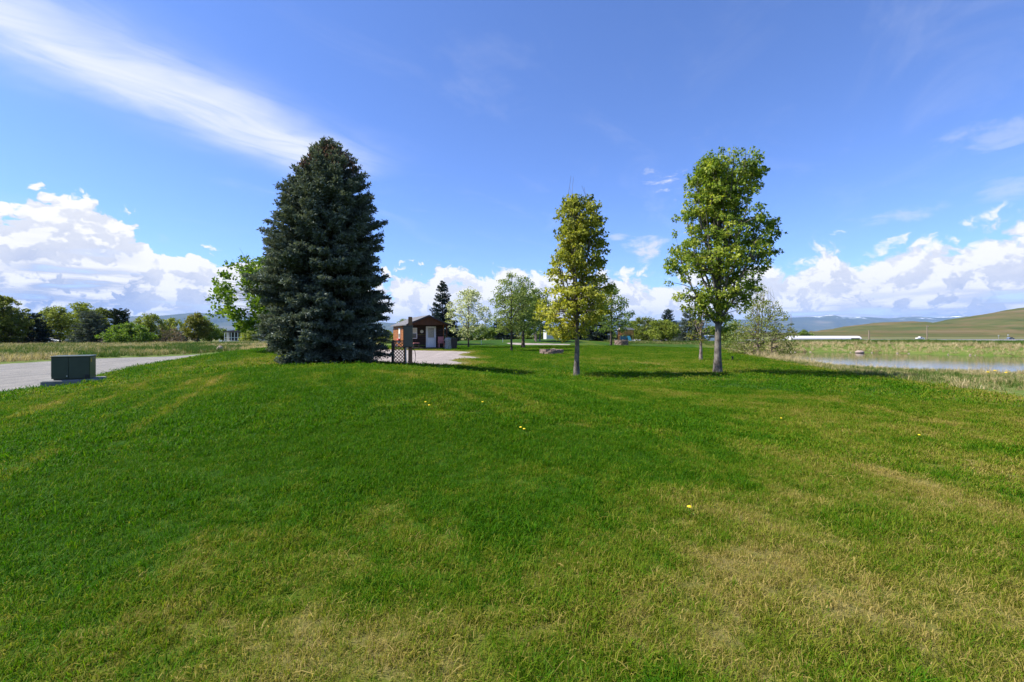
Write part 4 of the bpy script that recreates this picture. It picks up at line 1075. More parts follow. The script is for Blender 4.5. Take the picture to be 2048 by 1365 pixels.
W_log = wood_mat('stained_log', (0.17, 0.058, 0.016), (0.31, 0.115, 0.030), (.5, .5, 5))
W_gable = wood_mat('stained_board', (0.050, 0.018, 0.007), (0.095, 0.036, 0.013), (6, 6, .4)); W_front = wood_mat('shaded_front_logs', (0.020, 0.011, 0.008), (0.045, 0.024, 0.016), (.5, .5, 5))  # front wall darkened in its wood colour to carry the porch shade
W_post = wood_mat('post_wood', (0.17, 0.085, 0.035), (0.34, 0.18, 0.075), (5, 5, .5))
W_lat = wood_mat('lattice_wood', (0.26, 0.125, 0.065), (0.44, 0.24, 0.14), (4, 4, 4))
W_dark = wood_mat('dark_deck', (0.035, 0.026, 0.022), (0.08, 0.06, 0.05), (3, 3, 3))
S_roof = simple('shingle_grey', (0.115, 0.112, 0.118), .95, .3, 5, .3)
S_white = simple('white_paint', (0.78, 0.78, 0.76), .5, .06)
S_cream = simple('pale_door', (0.70, 0.71, 0.72), .5, .05)
S_curtain = simple('cream_curtain', (0.62, 0.58, 0.46), .9, .15, 12)
S_glass = glass_mat('window_glass'); S_glass2 = glass_mat('dim_glass', (.10, .09, .08))
S_fascia = simple('dark_fascia', (0.030, 0.028, 0.032), .6, .15)
S_greybox = simple('grey_enamel', (0.105, 0.098, 0.066), .45, .10, 4)
S_steel = simple('galvanised', (0.46, 0.46, 0.45), .4, .15, 8, metal=.6)
S_black = simple('black_rubber', (0.02, 0.02, 0.022), .6)
S_green = simple('cabinet_green', (0.036, 0.052, 0.032), .42, .12, 3)
S_conc = simple('concrete', (0.17, 0.175, 0.165), .95, .2, 5, .3)
S_yel = simple('yellow_sticker', (0.75, 0.48, 0.04), .6, .05)
S_red = simple('red_paint', (0.52, 0.09, 0.07), .6, .15); S_pink = simple('faded_red', (0.60, 0.23, 0.22), .7, .2)
S_cover = simple('grey_cover', (0.30, 0.285, 0.26), .9, .3, 9, .3)
S_bin = simple('bin_plastic', (0.045, 0.035, 0.032), .6, .15)
S_stone = simple('fire_pit_stone', (0.17, 0.12, 0.098), .95, .4, 3.5, .6); S_rock = simple('pale_rock', (0.30, 0.235, 0.20), .95, .25, 3, .5)
S_ash = simple('ash', (0.12, 0.11, 0.10), 1, .4, 9)
S_orange = simple('orange_board', (0.55, 0.24, 0.05), .6, .15); S_blue = simple('blue_slide', (0.012, 0.09, 0.15), .4, .1)
S_siding = simple('beige_siding', (0.46, 0.42, 0.37), .7, .08); S_grsid = simple('grey_siding', (0.26, 0.28, 0.34), .7, .1)
S_pole = wood_mat('pole_wood', (0.16, 0.12, 0.09), (0.30, 0.24, 0.19), (4, 4, .3))
S_tarp = simple('white_plastic', (0.52, 0.52, 0.54), .55, .05, .05)
S_tyre = simple('tyre', (0.02, 0.02, 0.02), .8); S_petal = simple('dandelion_yellow', (0.80, 0.58, 0.01), .6, .1, 40); S_stem = simple('stem_green', (0.10, 0.19, 0.03), .6)
S_trail = simple('dull_white', (0.50, 0.52, 0.54), .6, .08); S_carw = simple('car_white', (0.80, 0.80, 0.80), .25, .02); S_carb = simple('car_blue_grey', (0.12, 0.16, 0.24), .25, .05)

def B(name, mat, parent, *a, **k):
    return MB().box(*a).build(name, mat, parent)

def cabin():
    gz = hz(-7.6, 42)
    r = thing('log_cabin', (-7.64, 41.73, gz), 'small brown log cabin with a grey roof and white door beyond the blue spruce', 'cabin', rz=math.radians(24))
    w, L, rec, eh, rh = 1.8, 8.4, 1.25, 2.38, 3.18
    wl = MB(); fl_ = MB()
    nlog = 13                                          # log courses of the two long walls, the back and the recessed front
    for i in range(nlog):
        z0, z1 = .18 + i * (eh - .18) / nlog, .18 + (i + 1) * (eh - .18) / nlog
        b = .022
        for x in (-w, w):
            s = -1 if x < 0 else 1
            p = [(x - s * .10, z0), (x - s * b, z0), (x, z0 + b), (x, z1 - b), (x - s * b, z1), (x - s * .10, z1)]
            wl.prism(p if s < 0 else p[::-1], rec, L)
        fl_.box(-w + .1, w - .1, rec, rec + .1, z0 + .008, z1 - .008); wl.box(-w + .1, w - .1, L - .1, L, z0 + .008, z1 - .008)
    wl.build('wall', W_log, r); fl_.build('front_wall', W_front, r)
    MB().prism([(-w - .12, eh - .13), (w + .12, eh - .13), (w + .12, eh + .02), (0, rh - .06), (-w - .12, eh + .02)], -.02, .07).build('gable', W_gable, r)
    MB().prism([(-w, eh), (w, eh), (0, rh - .07)], L - .12, L - .02).build('gable', W_gable, r)
    rf = MB(); o = .28
    for s in (-1, 1):
        p = [(0, rh), (s * (w + o), eh - .08), (s * (w + o), eh - .17), (0, rh - .09)]
        rf.prism(p if s > 0 else p[::-1], -.22, L + .2)
    roof = rf.build('roof', S_roof, r)
    fs = MB()
    for s in (-1, 1):
        p = [(s * .002, rh - .005), (s * (w + o + .01), eh - .085), (s * (w + o + .01), eh - .235), (s * .002, rh - .155)]
        fs.prism(p if s > 0 else p[::-1], -.26, -.222)
    fs.build('fascia', S_fascia, roof)
    B('porch_floor', W_dark, r, -w, w, -.02, rec, .05, .17)
    B('base', W_dark, r, -w + .06, w - .06, rec + .1, L - .1, -.15, .175)
    for x in (-w + .07, w - .07):
        B('porch_post', W_gable, r, x - .06, x + .06, .08, .20, .17, eh - .13)
    d = MB().box(.08, .94, rec - .05, rec - .002, .18, 2.10).build('door', S_cream, r)
    for a in ((.04, .08, .16, 2.14), (.94, .98, .16, 2.14), (.08, .94, 2.10, 2.14)):
        MB().box(a[0], a[1], rec - .07, rec - .001, a[2], a[3]).build('door_frame', S_white, d)
    B('door_glass', S_glass2, d, .22, .80, rec - .058, rec - .051, 1.10, 1.98)
    for i in range(5):
        B('curtain_fold', S_curtain, d, .24 + i * .11, .30 + i * .11, rec - .064, rec - .059, 1.12, 1.96)
    B('door_panel', S_white, d, .20, .82, rec - .062, rec - .051, .32, .98)
    MB().tube([(.86, rec - .05, 1.05), (.86, rec - .10, 1.05)], .03).build('handle', S_steel, d)
    def window(x0, x1, z0, z1, face, name='window'):
        wn = MB(); t = .05
        rects = ((x0, x1, z0, z0 + t), (x0, x1, z1 - t, z1), (x0, x0 + t, z0 + t, z1 - t), (x1 - t, x1, z0 + t, z1 - t), (x0 + t, x1 - t, (z0 + z1) / 2 - .02, (z0 + z1) / 2 + .02))
        for a in rects:
            if face == 'front': wn.box(a[0], a[1], rec - .05, rec - .002, a[2], a[3])
            else: wn.box(-w - .05, -w - .002, a[0], a[1], a[2], a[3])
        o_ = wn.build('window', S_white, r)
        up, lo = ((z0 + z1) / 2 + .02, z1 - t), (z0 + t, (z0 + z1) / 2 - .02)
        for (za, zb), mt in ((up, S_curtain), (lo, S_glass2)):
            if face == 'front': B('pane', mt, o_, x0 + t, x1 - t, rec - .03, rec - .003, za, zb)
            else: B('pane', mt, o_, -w - .03, -w - .003, x0 + t, x1 - t, za, zb)
    window(-1.50, -.80, 1.0, 2.0, 'front'); window(4.2, 5.0, 1.0, 2.0, 'side'); window(1.4, 2.0, 1.0, 2.0, 'side')
    fb = MB().box(-w - .22, -w - .05, 4.15, 5.05, .82, .98).build('flower_box', S_red, r)
    # things on and by the porch
    ck = thing('wall_clock', r.matrix_basis @ Vector((-.36, rec - .01, 1.66)), 'round white wall clock between the cabin window and door', 'clock', rz=r.rotation_euler.z)
    MB().tube([(0, 0, 0), (0, -.035, 0)], .175, 20).build('rim', S_black, ck); MB().tube([(0, -.036, 0), (0, -.042, 0)], .15, 20).build('dial', S_curtain, ck)
    MB().box(-.008, .008, -.047, -.043, 0, .10).build('hand', S_black, ck); MB().box(0, .07, -.047, -.043, -.008, .008).build('hand', S_black, ck)
    bn = thing('porch_stool', r.matrix_basis @ Vector((-1.05, .35, .17)), 'low dark stool with a pale pink top under the cabin window', 'stool', rz=r.rotation_euler.z)
    B('seat', S_pink, bn, -.28, .28, -.15, .15, .40, .45)
    for x in (-.24, .24):
        for y in (-.11, .11): B('leg', W_dark, bn, x - .02, x + .02, y - .02, y + .02, 0, .40)
    ch = thing('porch_chair', r.matrix_basis @ Vector((1.28, .30, .17)), 'faded red slatted chair right of the cabin door', 'chair', rz=r.rotation_euler.z)
    B('seat', S_pink, ch, -.27, .27, -.22, .25, .40, .44)
    for i in range(5): B('back_slat', S_pink, ch, -.26 + i * .11, -.18 + i * .11, .24, .27, .44, 1.02)
    for x in (-.25, .25):
        for y in (-.19, .22): B('leg', S_pink, ch, x - .02, x + .02, y - .02, y + .02, 0, .40)
        B('armrest', S_pink, ch, x - .03, x + .03, -.22, .24, .62, .65)
    gr = thing('covered_grill', r.matrix_basis @ Vector((1.72, -.45, 0)), 'barbecue grill under a grey cover at the cabin corner', 'grill', rz=r.rotation_euler.z)
    c = MB(); V = []; n = 12
    for z, sx, sy in ((0, .36, .28), (.25, .33, .26), (.70, .30, .24), (.88, .36, .26), (1.02, .30, .20), (1.10, .16, .10)):
        V += [(math.cos(2 * math.pi * i / n) * sx * (1 + .06 * math.sin(i * 5 + z * 9)), math.sin(2 * math.pi * i / n) * sy, z) for i in range(n)]
    c.add(V, [(k * n + i, k * n + (i + 1) % n, (k + 1) * n + (i + 1) % n, (k + 1) * n + i) for k in range(5) for i in range(n)] + [tuple(5 * n + i for i in range(n))])
    c.build('cover', S_cover, gr, True); B('side_shelf', S_cover, gr, .30, .62, -.16, .16, .80, .88)
    tb = thing('trash_bin', r.matrix_basis @ Vector((2.25, -.35, 0)), 'dark wheeled trash bin right of the covered grill', 'bin', rz=r.rotation_euler.z)
    MB().add([(-.24, -.24, .06), (.24, -.24, .06), (.24, .24, .06), (-.24, .24, .06), (-.30, -.32, .95), (.30, -.32, .95), (.30, .30, .95), (-.30, .30, .95)], [(3, 2, 1, 0), (4, 5, 6, 7), (0, 1, 5, 4), (1, 2, 6, 5), (2, 3, 7, 6), (3, 0, 4, 7)]).build('body', S_bin, tb)
    MB().bevel_box(-.32, .32, -.35, .33, .952, 1.03, .03).build('lid', S_bin, tb)
    for x in (-.27, .27): MB().tube([(x - .03, .24, .10), (x + .03, .24, .10)], .10, 12).build('wheel', S_tyre, tb)
cabin()

def meter_post():
    x, y = (817.5 - HORX) / FPX * 18, 18.0; z = hz(x, y)
    r = thing('meter_post', (x, y, z), 'grey electric meter box on a wooden post beside the lattice screen', 'meter box', rz=math.radians(9))
    MB().bevel_box(-.02, .13, .0, .15, -.2, 1.90, .012).build('post', W_post, r)
    b = MB().bevel_box(-.20, .155, -.20, -.003, .70, 1.53, .012).build('meter_box', S_greybox, r)
    MB().bevel_box(-.185, .14, -.214, -.203, .715, 1.515, .004).build('cover', S_greybox, b)
    B('hood', S_greybox, b, -.215, .17, -.225, .0, 1.532, 1.55)
    MB().tube([(-.10, -.10, .70), (-.10, -.10, .3), (-.08, -.10, -.1)], .022, 8).build('conduit', S_steel, r)
    pts = [(.14, -.05, .66), (.24, -.05, .55), (.27, -.05, .35), (.25, -.05, .15), (.17, -.05, .02), (.10, -.05, -.03)]
    MB().tube(pts, .014, 6).build('cable', S_black, r)
    # lattice screen
    x, y = (800 - HORX) / FPX * 18.15, 18.15
    l = thing('lattice_screen', (x, y, hz(x, y)), 'brown diagonal wooden lattice screen at the edge of the gravel', 'screen', rz=math.radians(4))
    for xx in (-.27, .19):
        B('post', W_dark if xx < 0 else W_post, l, xx - .035, xx + .035, -.03, .04, -.15, .97)  # left post in dark wood, its shadow put into the colour
    B('rail', W_lat, l, -.235, .155, -.012, .02, .90, .95); B('rail', W_lat, l, -.235, .155, -.012, .02, .04, .09)
    x0, x1, z0, z1 = -.235, .155, .09, .90
    for sg, yy in ((1, -.010), (-1, .004)):
        for k in range(11):
            c0 = -.4 + k * .135
            # line z = z0 + c0 + sg*(x-x0 or x1-x)
            pts = []
            for t in np.linspace(0, 1, 60):
                X = x0 + (x1 - x0) * t; Z = z0 + c0 + (X - x0 if sg > 0 else x1 - X) * 1.05
                if z0 <= Z <= z1: pts.append((X, Z))
            if len(pts) > 4:
                MB().bar((pts[0][0], yy, pts[0][1]), (pts[-1][0], yy, pts[-1][1]), .010, .026).build('slat', W_lat, l)
    for xx, zz in ((-.12, .76), (-.05, .88)):
        B('notice', S_white, l, xx - .045, xx + .045, -.045, -.036, zz - .02, zz + .03)
    # hookup post left of the lattice
    x, y = (785.5 - HORX) / FPX * 18.4, 18.4
    h = thing('hookup_post', (x, y, hz(x, y)), 'narrow white water hookup post left of the lattice screen', 'post', rz=.1)
    B('post', W_lat, h, -.05, -.01, -.03, .03, -.1, .86); MB().tube([(.03, 0, -.1), (.03, 0, .6), (.04, -.03, .68)], .022, 8).build('pipe', S_white, h)
    B('box', S_pink, h, -.01, .09, -.04, .05, .55, .84); B('hood', S_greybox, h, -.08, .12, -.07, .07, .862, .90)
    MB().tube([(.04, -.05, .40), (.04, -.13, .40)], .03, 10).build('tap', S_steel, h)
meter_post()

def utility_cabinet():
    C = np.array([-13.54, 14.6]); ux, uy = np.array([.834, .55]), np.array([-.55, .834])
    ctr = C - ux * .45 + uy * .45; z = hz(*ctr)
    p = thing('concrete_pad', (ctr[0], ctr[1], z), 'concrete pad under the green utility cabinet', 'pad', rz=math.radians(33.4))
    MB().bevel_box(-.66, .72, -.62, .62, -.40, .20, .03).build('slab', S_conc, p)
    r = thing('utility_cabinet', (ctr[0], ctr[1], z + .20), 'dark green electrical utility cabinet beside the gravel road', 'cabinet', rz=math.radians(33.4))
    B('base', S_green, r, -.40, .45, -.42, .45, .0, .10)
    MB().bevel_box(-.45, .45, -.452, .45, .10, .71, .012).build('body', S_green, r)
    MB().bevel_box(-.47, .47, -.475, .47, .71, .75, .015).build('lid', S_green, r)
    for a, b in ((-.44, -.055), (-.045, .44)):
        d = MB().bevel_box(a, b, -.466, -.454, .04, .705, .005).build('door', S_green, r)
        MB().tube([(b - .03, -.467, .12), (b - .03, -.480, .12)], .018, 8).build('hinge', S_steel, d)
    B('lock_box', S_black, r, .34, .43, -.50, -.468, .06, .15)
    B('sticker', S_yel, r, .452, .456, -.32, -.20, .54, .66)
utility_cabinet()

def stone_mesh(g, w, d, h):
    V = np.array([(x, y, z) for z in (-1, 1) for y in (-1, 1) for x in (-1, 1)], float) * np.array([w, d, h]) / 2
    V += g.normal(0, .05, V.shape) * np.array([w, d, h])
    m = MB().add(V, [(0, 2, 3, 1), (4, 5, 7, 6), (0, 1, 5, 4), (2, 6, 7, 3), (0, 4, 6, 2), (1, 3, 7, 5)])
    me = bpy.data.meshes.new('stone'); me.from_pydata(m.v, [], m.f); me.update(); me.materials.append(S_stone); return me

def fire_pit(px, d, R, n, courses, label, seed, sh=.16):
    g = np.random.default_rng(seed); x = (px - HORX) / FPX * d; r = thing('fire_pit', (x, d, hz(x, d) - .01), label, 'fire pit')
    ms = [stone_mesh(g, 2 * math.pi * R / n * .93, .26, sh * .94) for _ in range(5)]
    for c in range(courses):
        for i in range(n):
            a = 2 * math.pi * (i + .5 * (c % 2)) / n
            o = link('stone', ms[int(g.integers(5))], None, r)
            o.location = (math.cos(a) * (R - .12 + g.normal(0, .012)), math.sin(a) * (R - .12 + g.normal(0, .012)), sh * (c + .5))
            o.rotation_euler = (g.normal(0, .03), g.normal(0, .03), a + math.pi / 2 + g.normal(0, .05))
    MB().tube([(0, 0, -.05), (0, 0, .06)], R - .26, 20).build('ash_bed', S_ash, r)
    return r
fp = fire_pit(1103, 35, .90, 15, 2, 'round stone fire pit on the lawn left of the slim maple trunk', 5, .18)
lg = thing('fire_log', tuple(Vector(fp.location) + Vector((.1, -.72, .37))), 'small stone or log lying on the rim of the nearer fire pit', 'log')
MB().tube([(-.12, 0, .02), (0, .02, .03), (.12, 0, .02)], [.03, .045, .03], 8).build('log', S_rock, lg)
fire_pit(1243, 60, .86, 12, 3, 'round stone fire pit at the back of the lawn by the dark trunk tree', 6, .2)

def rock(name, px, d, w, h, label, seed, mat=S_rock, xy=None, group=None, sink=.12, z=None):
    g = np.random.default_rng(seed); V = []; n, k = 10, 6
    for j in range(k + 1):
        t = j / k * math.pi
        for i in range(n):
            a = 2 * math.pi * i / n; q = 1 + .22 * (g.uniform() - .5)
            V.append((math.sin(t) * math.cos(a) * w / 2 * q, math.sin(t) * math.sin(a) * w * .42 * q, -math.cos(t) * h / 2 * (1 + .1 * g.uniform()) + h / 2 - sink * h))
    F = [(j * n + i, j * n + (i + 1) % n, (j + 1) * n + (i + 1) % n, (j + 1) * n + i) for j in range(k) for i in range(n)]
    x, y = xy if xy is not None else ((px - HORX) / FPX * d, d)
    o = MB().add(V, F).build(name, mat, None, True, (x, y, hz(x, y) if z is None else z))
    return tag(o, label, 'rock', group)
rock('boulder', 440, 46, .62, .62, 'pinkish boulder at the far end of the gravel road', 1)
rock('boulder', 1719, 53.5, 1.0, .42, 'pale rounded boulder on the far pond shore', 2, z=WATER_Z - .05)
gr_ = np.random.default_rng(8); P_ = np.array(POND); k_ = 0
for i in range(len(P_)):
    a, b2 = P_[i], P_[(i + 1) % len(P_)]
    for t in np.arange(.15, 1, 1.0 / max(1, int(np.linalg.norm(b2 - a) / .8))):
        q = a + (b2 - a) * t
        if q[1] > 36 and q[0] < 1.2 * q[1] and q[0] > 30 and gr_.uniform() < .6 and k_ < 60:
            q = q + gr_.normal(0, .18, 2)
            rock('shore_stone', 0, 0, gr_.uniform(.12, .30), gr_.uniform(.10, .18), 'small stone along the far pond waterline', 100 + k_, xy=q, group='stones along the far pond shore', z=WATER_Z - .04); k_ += 1

def house(name, px, d, w, dep, h, label, wall_m, roof_m, rise, rz=0.0, wins=(), extra=None, cat='house', over=.25):
    b = at(px, d); r = thing(name, tuple(b), label, cat, rz=rz)
    B('wall', wall_m, r, -w / 2, w / 2, 0, dep, -.3, h)
    MB().prism([(-w / 2 - over, h - .04), (w / 2 + over, h - .04), (w / 2 + over, h + .06), (0, h + rise), (-w / 2 - over, h + .06)], -over, dep + over).build('roof', roof_m, r)
    for x0, x1, z0, z1 in wins:
        f = B('window', S_white, r, x0, x1, -.05, -.003, z0, z1); B('pane', S_glass, f, x0 + .06, x1 - .06, -.06, -.051, z0 + .06, z1 - .06)
    if extra: extra(r)
    return r
def porch(r):
    B('porch_deck', S_white, r, -3.4, .9, -2.2, -.06, -.2, .45)
    B('porch_roof', S_fascia, r, -3.6, 1.1, -2.4, -.3, 2.62, 2.80)
    for i in range(6): B('porch_post', S_white, r, -3.4 + i * .84 - .06, -3.4 + i * .84 + .06, -2.2, -2.08, .45, 2.62)
    B('railing', S_white, r, -3.34, .8, -2.17, -2.11, 1.25, 1.33)
    B('porch_screen', S_glass, r, -3.3, .75, -.30, -.061, .46, 2.55)
house('park_home', 486, 118, 8.6, 4.0, 2.9, 'grey park home with a white-posted porch far behind the leafy tree', S_siding, S_roof, .6, 0, ((1.4, 2.6, 1.2, 2.1), (3.0, 4.0, 1.2, 2.1)), porch)
house('white_shed', 447, 150, 3.0, 3, 2.6, 'small white shed left of the park home', S_white, S_grsid, .8, cat='shed')
house('grey_shed', 146, 101, 3.4, 4, 2.4, 'blue-grey shed glimpsed between treeline trunks', S_grsid, S_roof, .7, cat='shed')
house('white_trailer', 1112, 88, 3.8, 2.6, 2.1, 'white trailer partly hidden behind the slim maple', S_trail, S_trail, .25, .15, ((-.9, .1, 1.4, 2.0), (.9, 1.6, 1.4, 2.0)), cat='trailer')
house('red_shed', 1391, 92, 1.5, 1.6, 1.5, 'small red shed seen beside the thin pale tree', S_red, S_fascia, .4, cat='shed')

def playground():
    d = 76; x = (1251 - HORX) / FPX * d; r = thing('playground', (x, d, hz(x, d)), 'wooden playset with orange boards and a blue slide behind the far fire pit', 'playset')
    for a in (-1.0, 0.1, 1.15):
        for y in (-.5, .7): B('post', W_post, r, a - .06, a + .06, y - .06, y + .06, -.1, 1.95)
    for a, b in ((-.94, .04), (.16, 1.09)):
        for k in range(3): B('board', S_orange, r, a, b, -.59, -.565, 1.18 + k * .24, 1.39 + k * .24)
    MB().prism([(-1.25, 1.95), (1.4, 1.95), (1.1, 2.30), (-.9, 2.30)], -.7, .9).build('roof', S_siding, r)
    B('deck', W_post, r, -1.0, 1.15, -.5, .7, 1.02, 1.1)
    for k in range(3): B('blue_panel', S_blue, r, -1.05 + k * .52, -.6 + k * .52, -.66, -.62, .35, .92)
    MB().add([(.1, -.66, .95), (.55, -.66, .95), (.55, -1.9, .1), (.1, -1.9, .1), (.1, -.66, .90), (.55, -.66, .90), (.55, -1.9, .05), (.1, -1.9, .05)], [(0, 1, 2, 3), (7, 6, 5, 4), (0, 3, 7, 4), (1, 5, 6, 2), (0, 4, 5, 1), (3, 2, 6, 7)]).build('slide', S_blue, r)
    MB().bevel_box(-1.3, 1.4, -1.2, -1.05, 0, .22, .03).build('border', S_white, r)
playground()

def grey_panel():
    d = 78; x = (1315 - HORX) / FPX * d; r = thing('board_fence', (x, d, hz(x, d)), 'weathered grey board fence below the light green spreading tree', 'fence')
    for k in range(9): B('board', S_cover, r, -.72 + k * .16, -.57 + k * .16, 0, .04, 0, .78 + .03 * (k % 3))
    for xx in (-.68, .62): B('post', S_pole, r, xx - .05, xx + .05, .042, .14, -.2, .85)
    B('rail', S_cover, r, -.70, .70, .042, .08, .5, .58)
grey_panel()
def lamp_posts():
    d = 70; x = (1217 - HORX) / FPX * d; r = thing('hookup_box', (x, d, hz(x, d)), 'grey hookup pedestal standing left of the dark trunk', 'pedestal')
    B('post', S_greybox, r, -.10, .10, -.08, .08, -.1, 1.0); MB().bevel_box(-.22, .22, -.14, .14, 1.0, 1.18, .03).build('hood', S_steel, r)
    for px, d, lb in ((1005.5, 62, 'thin white marker post on the lawn left of the gravel path'), (962.5, 58, 'thin white marker post right of the white-flowering tree')):
        x = (px - HORX) / FPX * d; m = thing('marker_post', (x, d, hz(x, d)), lb, 'post')
        B('post', S_white, m, -.03, .03, -.03, .03, -.1, .55); B('cap', S_steel, m, -.04, .04, -.04, .04, .55, .60)
    d = 29.5; x = (1465 - HORX) / FPX * d; m = thing('sprinkler_stake', (x, d, hz(x, d)), 'small dark stake sticking out of the lawn right of the maple trunk', 'stake')
    B('stake', S_black, m, -.03, .03, -.03, .03, -.05, .18); MB().bevel_box(-.055, .055, -.05, .05, .18, .26, .015).build('head', S_black, m)
lamp_posts()

def long_building():
    d = 300; x0, x1 = (1584 - HORX) / FPX * d, (1722 - HORX) / FPX * d; z = -2.5
    r = thing('hoop_building', ((x0 + x1) / 2, d, z), 'long low white hoop building on the plain beyond the pond', 'building', rz=-.03)
    w = (x1 - x0) / 2; V = []; n = 10
    for x in (-w, w):
        for i in range(n + 1):
            a = math.pi * i / n; V.append((x, 4 - 4.2 * math.cos(a), .6 + 2.7 * math.sin(a) ** .8 if 0 < i < n else 0))
    MB().add(V, [(i, i + 1, n + 2 + i, n + 1 + i) for i in range(n)] + [tuple(range(n, -1, -1)), tuple(range(n + 1, 2 * n + 2))]).build('cover', S_tarp, r, False)
    for k in range(9):
        B('end_strip', S_white, r, -w + k * 2 * w / 8 - .06, -w + k * 2 * w / 8 + .06, -.30, -.24, 0, .8)
    B('side_wall', S_siding, r, -w + .3, w - 8, -.42, -.345, 0, 1.25)
    B('opening', S_fascia, r, w - 7, w - 1.5, -.34, -.22, .5, 1.9)
long_building()

def pole(px, d, y_top, label, arm=True, r0=.16):
    x = (px - HORX) / FPX * d; z = hz(x, d); h = EYE + (HORY - y_top) / FPX * d - z
    r = thing('utility_pole', (x, d, z), label, 'pole', rz=.5)
    MB().tube([(0, 0, -.3), (0, 0, h)], [r0, r0 * .7], 8).build('mast', S_pole, r)
    if arm:
        B('crossarm', S_pole, r, -1.2, 1.2, -r0 - .12, -r0, h - .9, h - .72)
        for xx in (-1.05, -.4, .4, 1.05): MB().tube([(xx, -r0 - .06, h - .72), (xx, -r0 - .06, h - .5)], .06, 6).build('insulator', S_steel, r)
pole(1738, 210, 661, 'short bare utility pole right of the white hoop building', False, .30)
pole(1854, 250, 651, 'tall utility pole with a crossarm below the hill', True, .26)
pole(1582, 240, 628, 'thin dark pole rising at the right edge of the willow shrub', False, .12)

def car(px, d, z, label, mat, truck=False, rz=0.0, name='parked_car'):
    x = (px - HORX) / FPX * d; r = thing(name, (x, d, z), label, 'truck' if truck else 'car', rz=rz)
    if truck: pr = [(-2.6, .45), (2.6, .45), (2.65, .95), (1.2, 1.05), (.75, 1.75), (-.55, 1.78), (-.75, 1.05), (-2.6, 1.05)]
    else: pr = [(-2.1, .4), (2.1, .4), (2.15, .75), (1.2, .9), (.55, 1.42), (-1.1, 1.45), (-1.9, .95), (-2.15, .8)]
    b = MB().prism(pr, -.85, .85).build('body', mat, r)
    gl = [(.62, 1.12), (.42, 1.62), (-.42, 1.65), (-.50, 1.12)] if truck else [(.85, .95), (.45, 1.34), (-1.0, 1.36), (-1.45, .97)]
    MB().prism(gl[::-1], -.862, .862).build('window', S_glass, r)
    wx = (1.65, -1.6) if truck else (1.3, -1.25)
    for xx in wx:
        for y in (-.8, .8):
            wh = MB().tube([(xx, y - .1, .36), (xx, y + .1, .36)], .36, 14).build('wheel', S_tyre, r); MB().tube([(xx, y - .11, .36), (xx, y + .11, .36)], .2, 10).build('rim', S_steel, wh)
car(1840, 322, -1.6, 'white pickup truck on the highway left of the tall utility pole', S_carw, True, .05, 'pickup_truck')
car(2021, 320, -1.6, 'blue-grey car on the highway at the right edge', S_carb, False, .05, 'highway_car')
car(1416, 86, hz((1416 - HORX) / FPX * 86, 86), 'white parked car just left of the taller maple trunk', S_carw, False, .6)
car(94, 96, hz((94 - HORX) / FPX * 96, 96), 'white car glimpsed under the treeline left of the forked tree', S_carw, False, .3)
for px, d, h, lb in ((2010, 316, 4.2, 'taller white road sign beside the highway'), (1991, 318, 3.9, 'smaller white road sign left of the taller one')):
    x = (px - HORX) / FPX * d; r = thing('road_sign', (x, d - 2, -2.4), lb, 'sign'); B('post', S_steel, r, -.06, .06, 0, .1, 0, h - .8)
    B('board', S_white, r, -.5 if h > 4 else -.35, .5 if h > 4 else .35, -.06, -.01, h - .8, h)

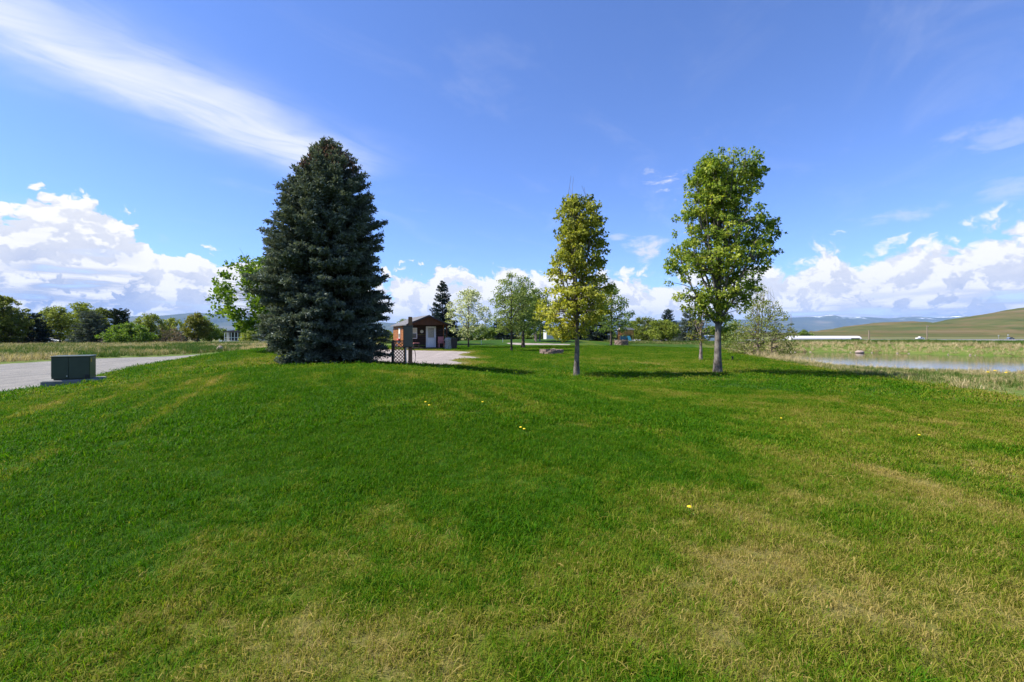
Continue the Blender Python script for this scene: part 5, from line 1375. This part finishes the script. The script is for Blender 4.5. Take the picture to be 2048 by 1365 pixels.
def dandelions():
    def flower(n=10):
        m = MB(); V = [(0, 0, .010)]
        for k, (rr, z) in enumerate(((.012, .012), (.021, .005))):
            V += [(math.cos(2 * math.pi * i / n + k * .3) * rr * (1 + .15 * (i % 2)), math.sin(2 * math.pi * i / n + k * .3) * rr * (1 + .15 * (i % 2)), z) for i in range(n)]
        F = [(0, 1 + i, 1 + (i + 1) % n) for i in range(n)] + [(1 + i, 1 + n + i, 1 + n + (i + 1) % n, 1 + (i + 1) % n) for i in range(n)]
        V.append((0, 0, -.008)); F += [(len(V) - 1, 1 + n + (i + 1) % n, 1 + n + i) for i in range(n)]
        return m.add(V, F)
    spots = [(1378, 1017, None), (965, 806, None), (851, 806, None), (858, 812, None), (1041, 857, None), (1048, 860, None), (1562, 838, None), (1838, 872, None)]
    for i, (px, py, _) in enumerate(spots):
        dd = np.geomspace(1.5, 40, 900); xs = (px - HORX) / FPX * dd; zs = H_raw(xs, dd)
        k = int(np.argmax(EYE + (HORY - py) / FPX * dd < zs + .05)); x, y, z = xs[k], dd[k], zs[k]
        lb = 'yellow dandelion in the straw patch of the foreground lawn' if i == 0 else 'tiny yellow dandelion in the mown lawn'
        r = thing('dandelion', (x, y, z), lb, 'flower', None if i == 0 else 'dandelions scattered in the mown lawn')
        MB().tube([(0, 0, 0), (.004, .002, .03), (.003, 0, .055)], .003, 5).build('stem', S_stem, r)
        for q in range(5):
            a = q * 1.26 + i; c_, s_ = math.cos(a), math.sin(a)
            MB().add([(0, 0, .01), (c_ * .04 - s_ * .012, s_ * .04 + c_ * .012, .022), (c_ * .085, s_ * .085, .014), (c_ * .04 + s_ * .012, s_ * .04 - c_ * .012, .022)], [(0, 2, 1), (0, 3, 2)]).build('leaf', S_stem, r)
        fl = flower(); fl.v = [(a * .85 + .003, b * .85, c + .056) for a, b, c in fl.v]; fl.build('flower_head', S_petal, r)
    for i, (px, py) in enumerate(((1990, 742), (2012, 746), (1976, 745))):
        d = 20.5 + i * .5; x = (px - HORX) / FPX * d; z0 = hz(x, d); z1 = EYE + (HORY - py) / FPX * d
        r = thing('yellow_wildflower', (x, d, z0), 'yellow wildflower in the long grass by the pond', 'flower', 'yellow flowers by the near pond shore')
        MB().tube([(0, 0, 0), (.02, 0, (z1 - z0) * .5), (0, 0, z1 - z0)], .006, 5).build('stem', S_stem, r)
        fl = flower(); fl.v = [(a * 2.6, b * 2.6, c * 2.6 + z1 - z0) for a, b, c in fl.v]; fl.build('flower_head', S_petal, r)
dandelions()
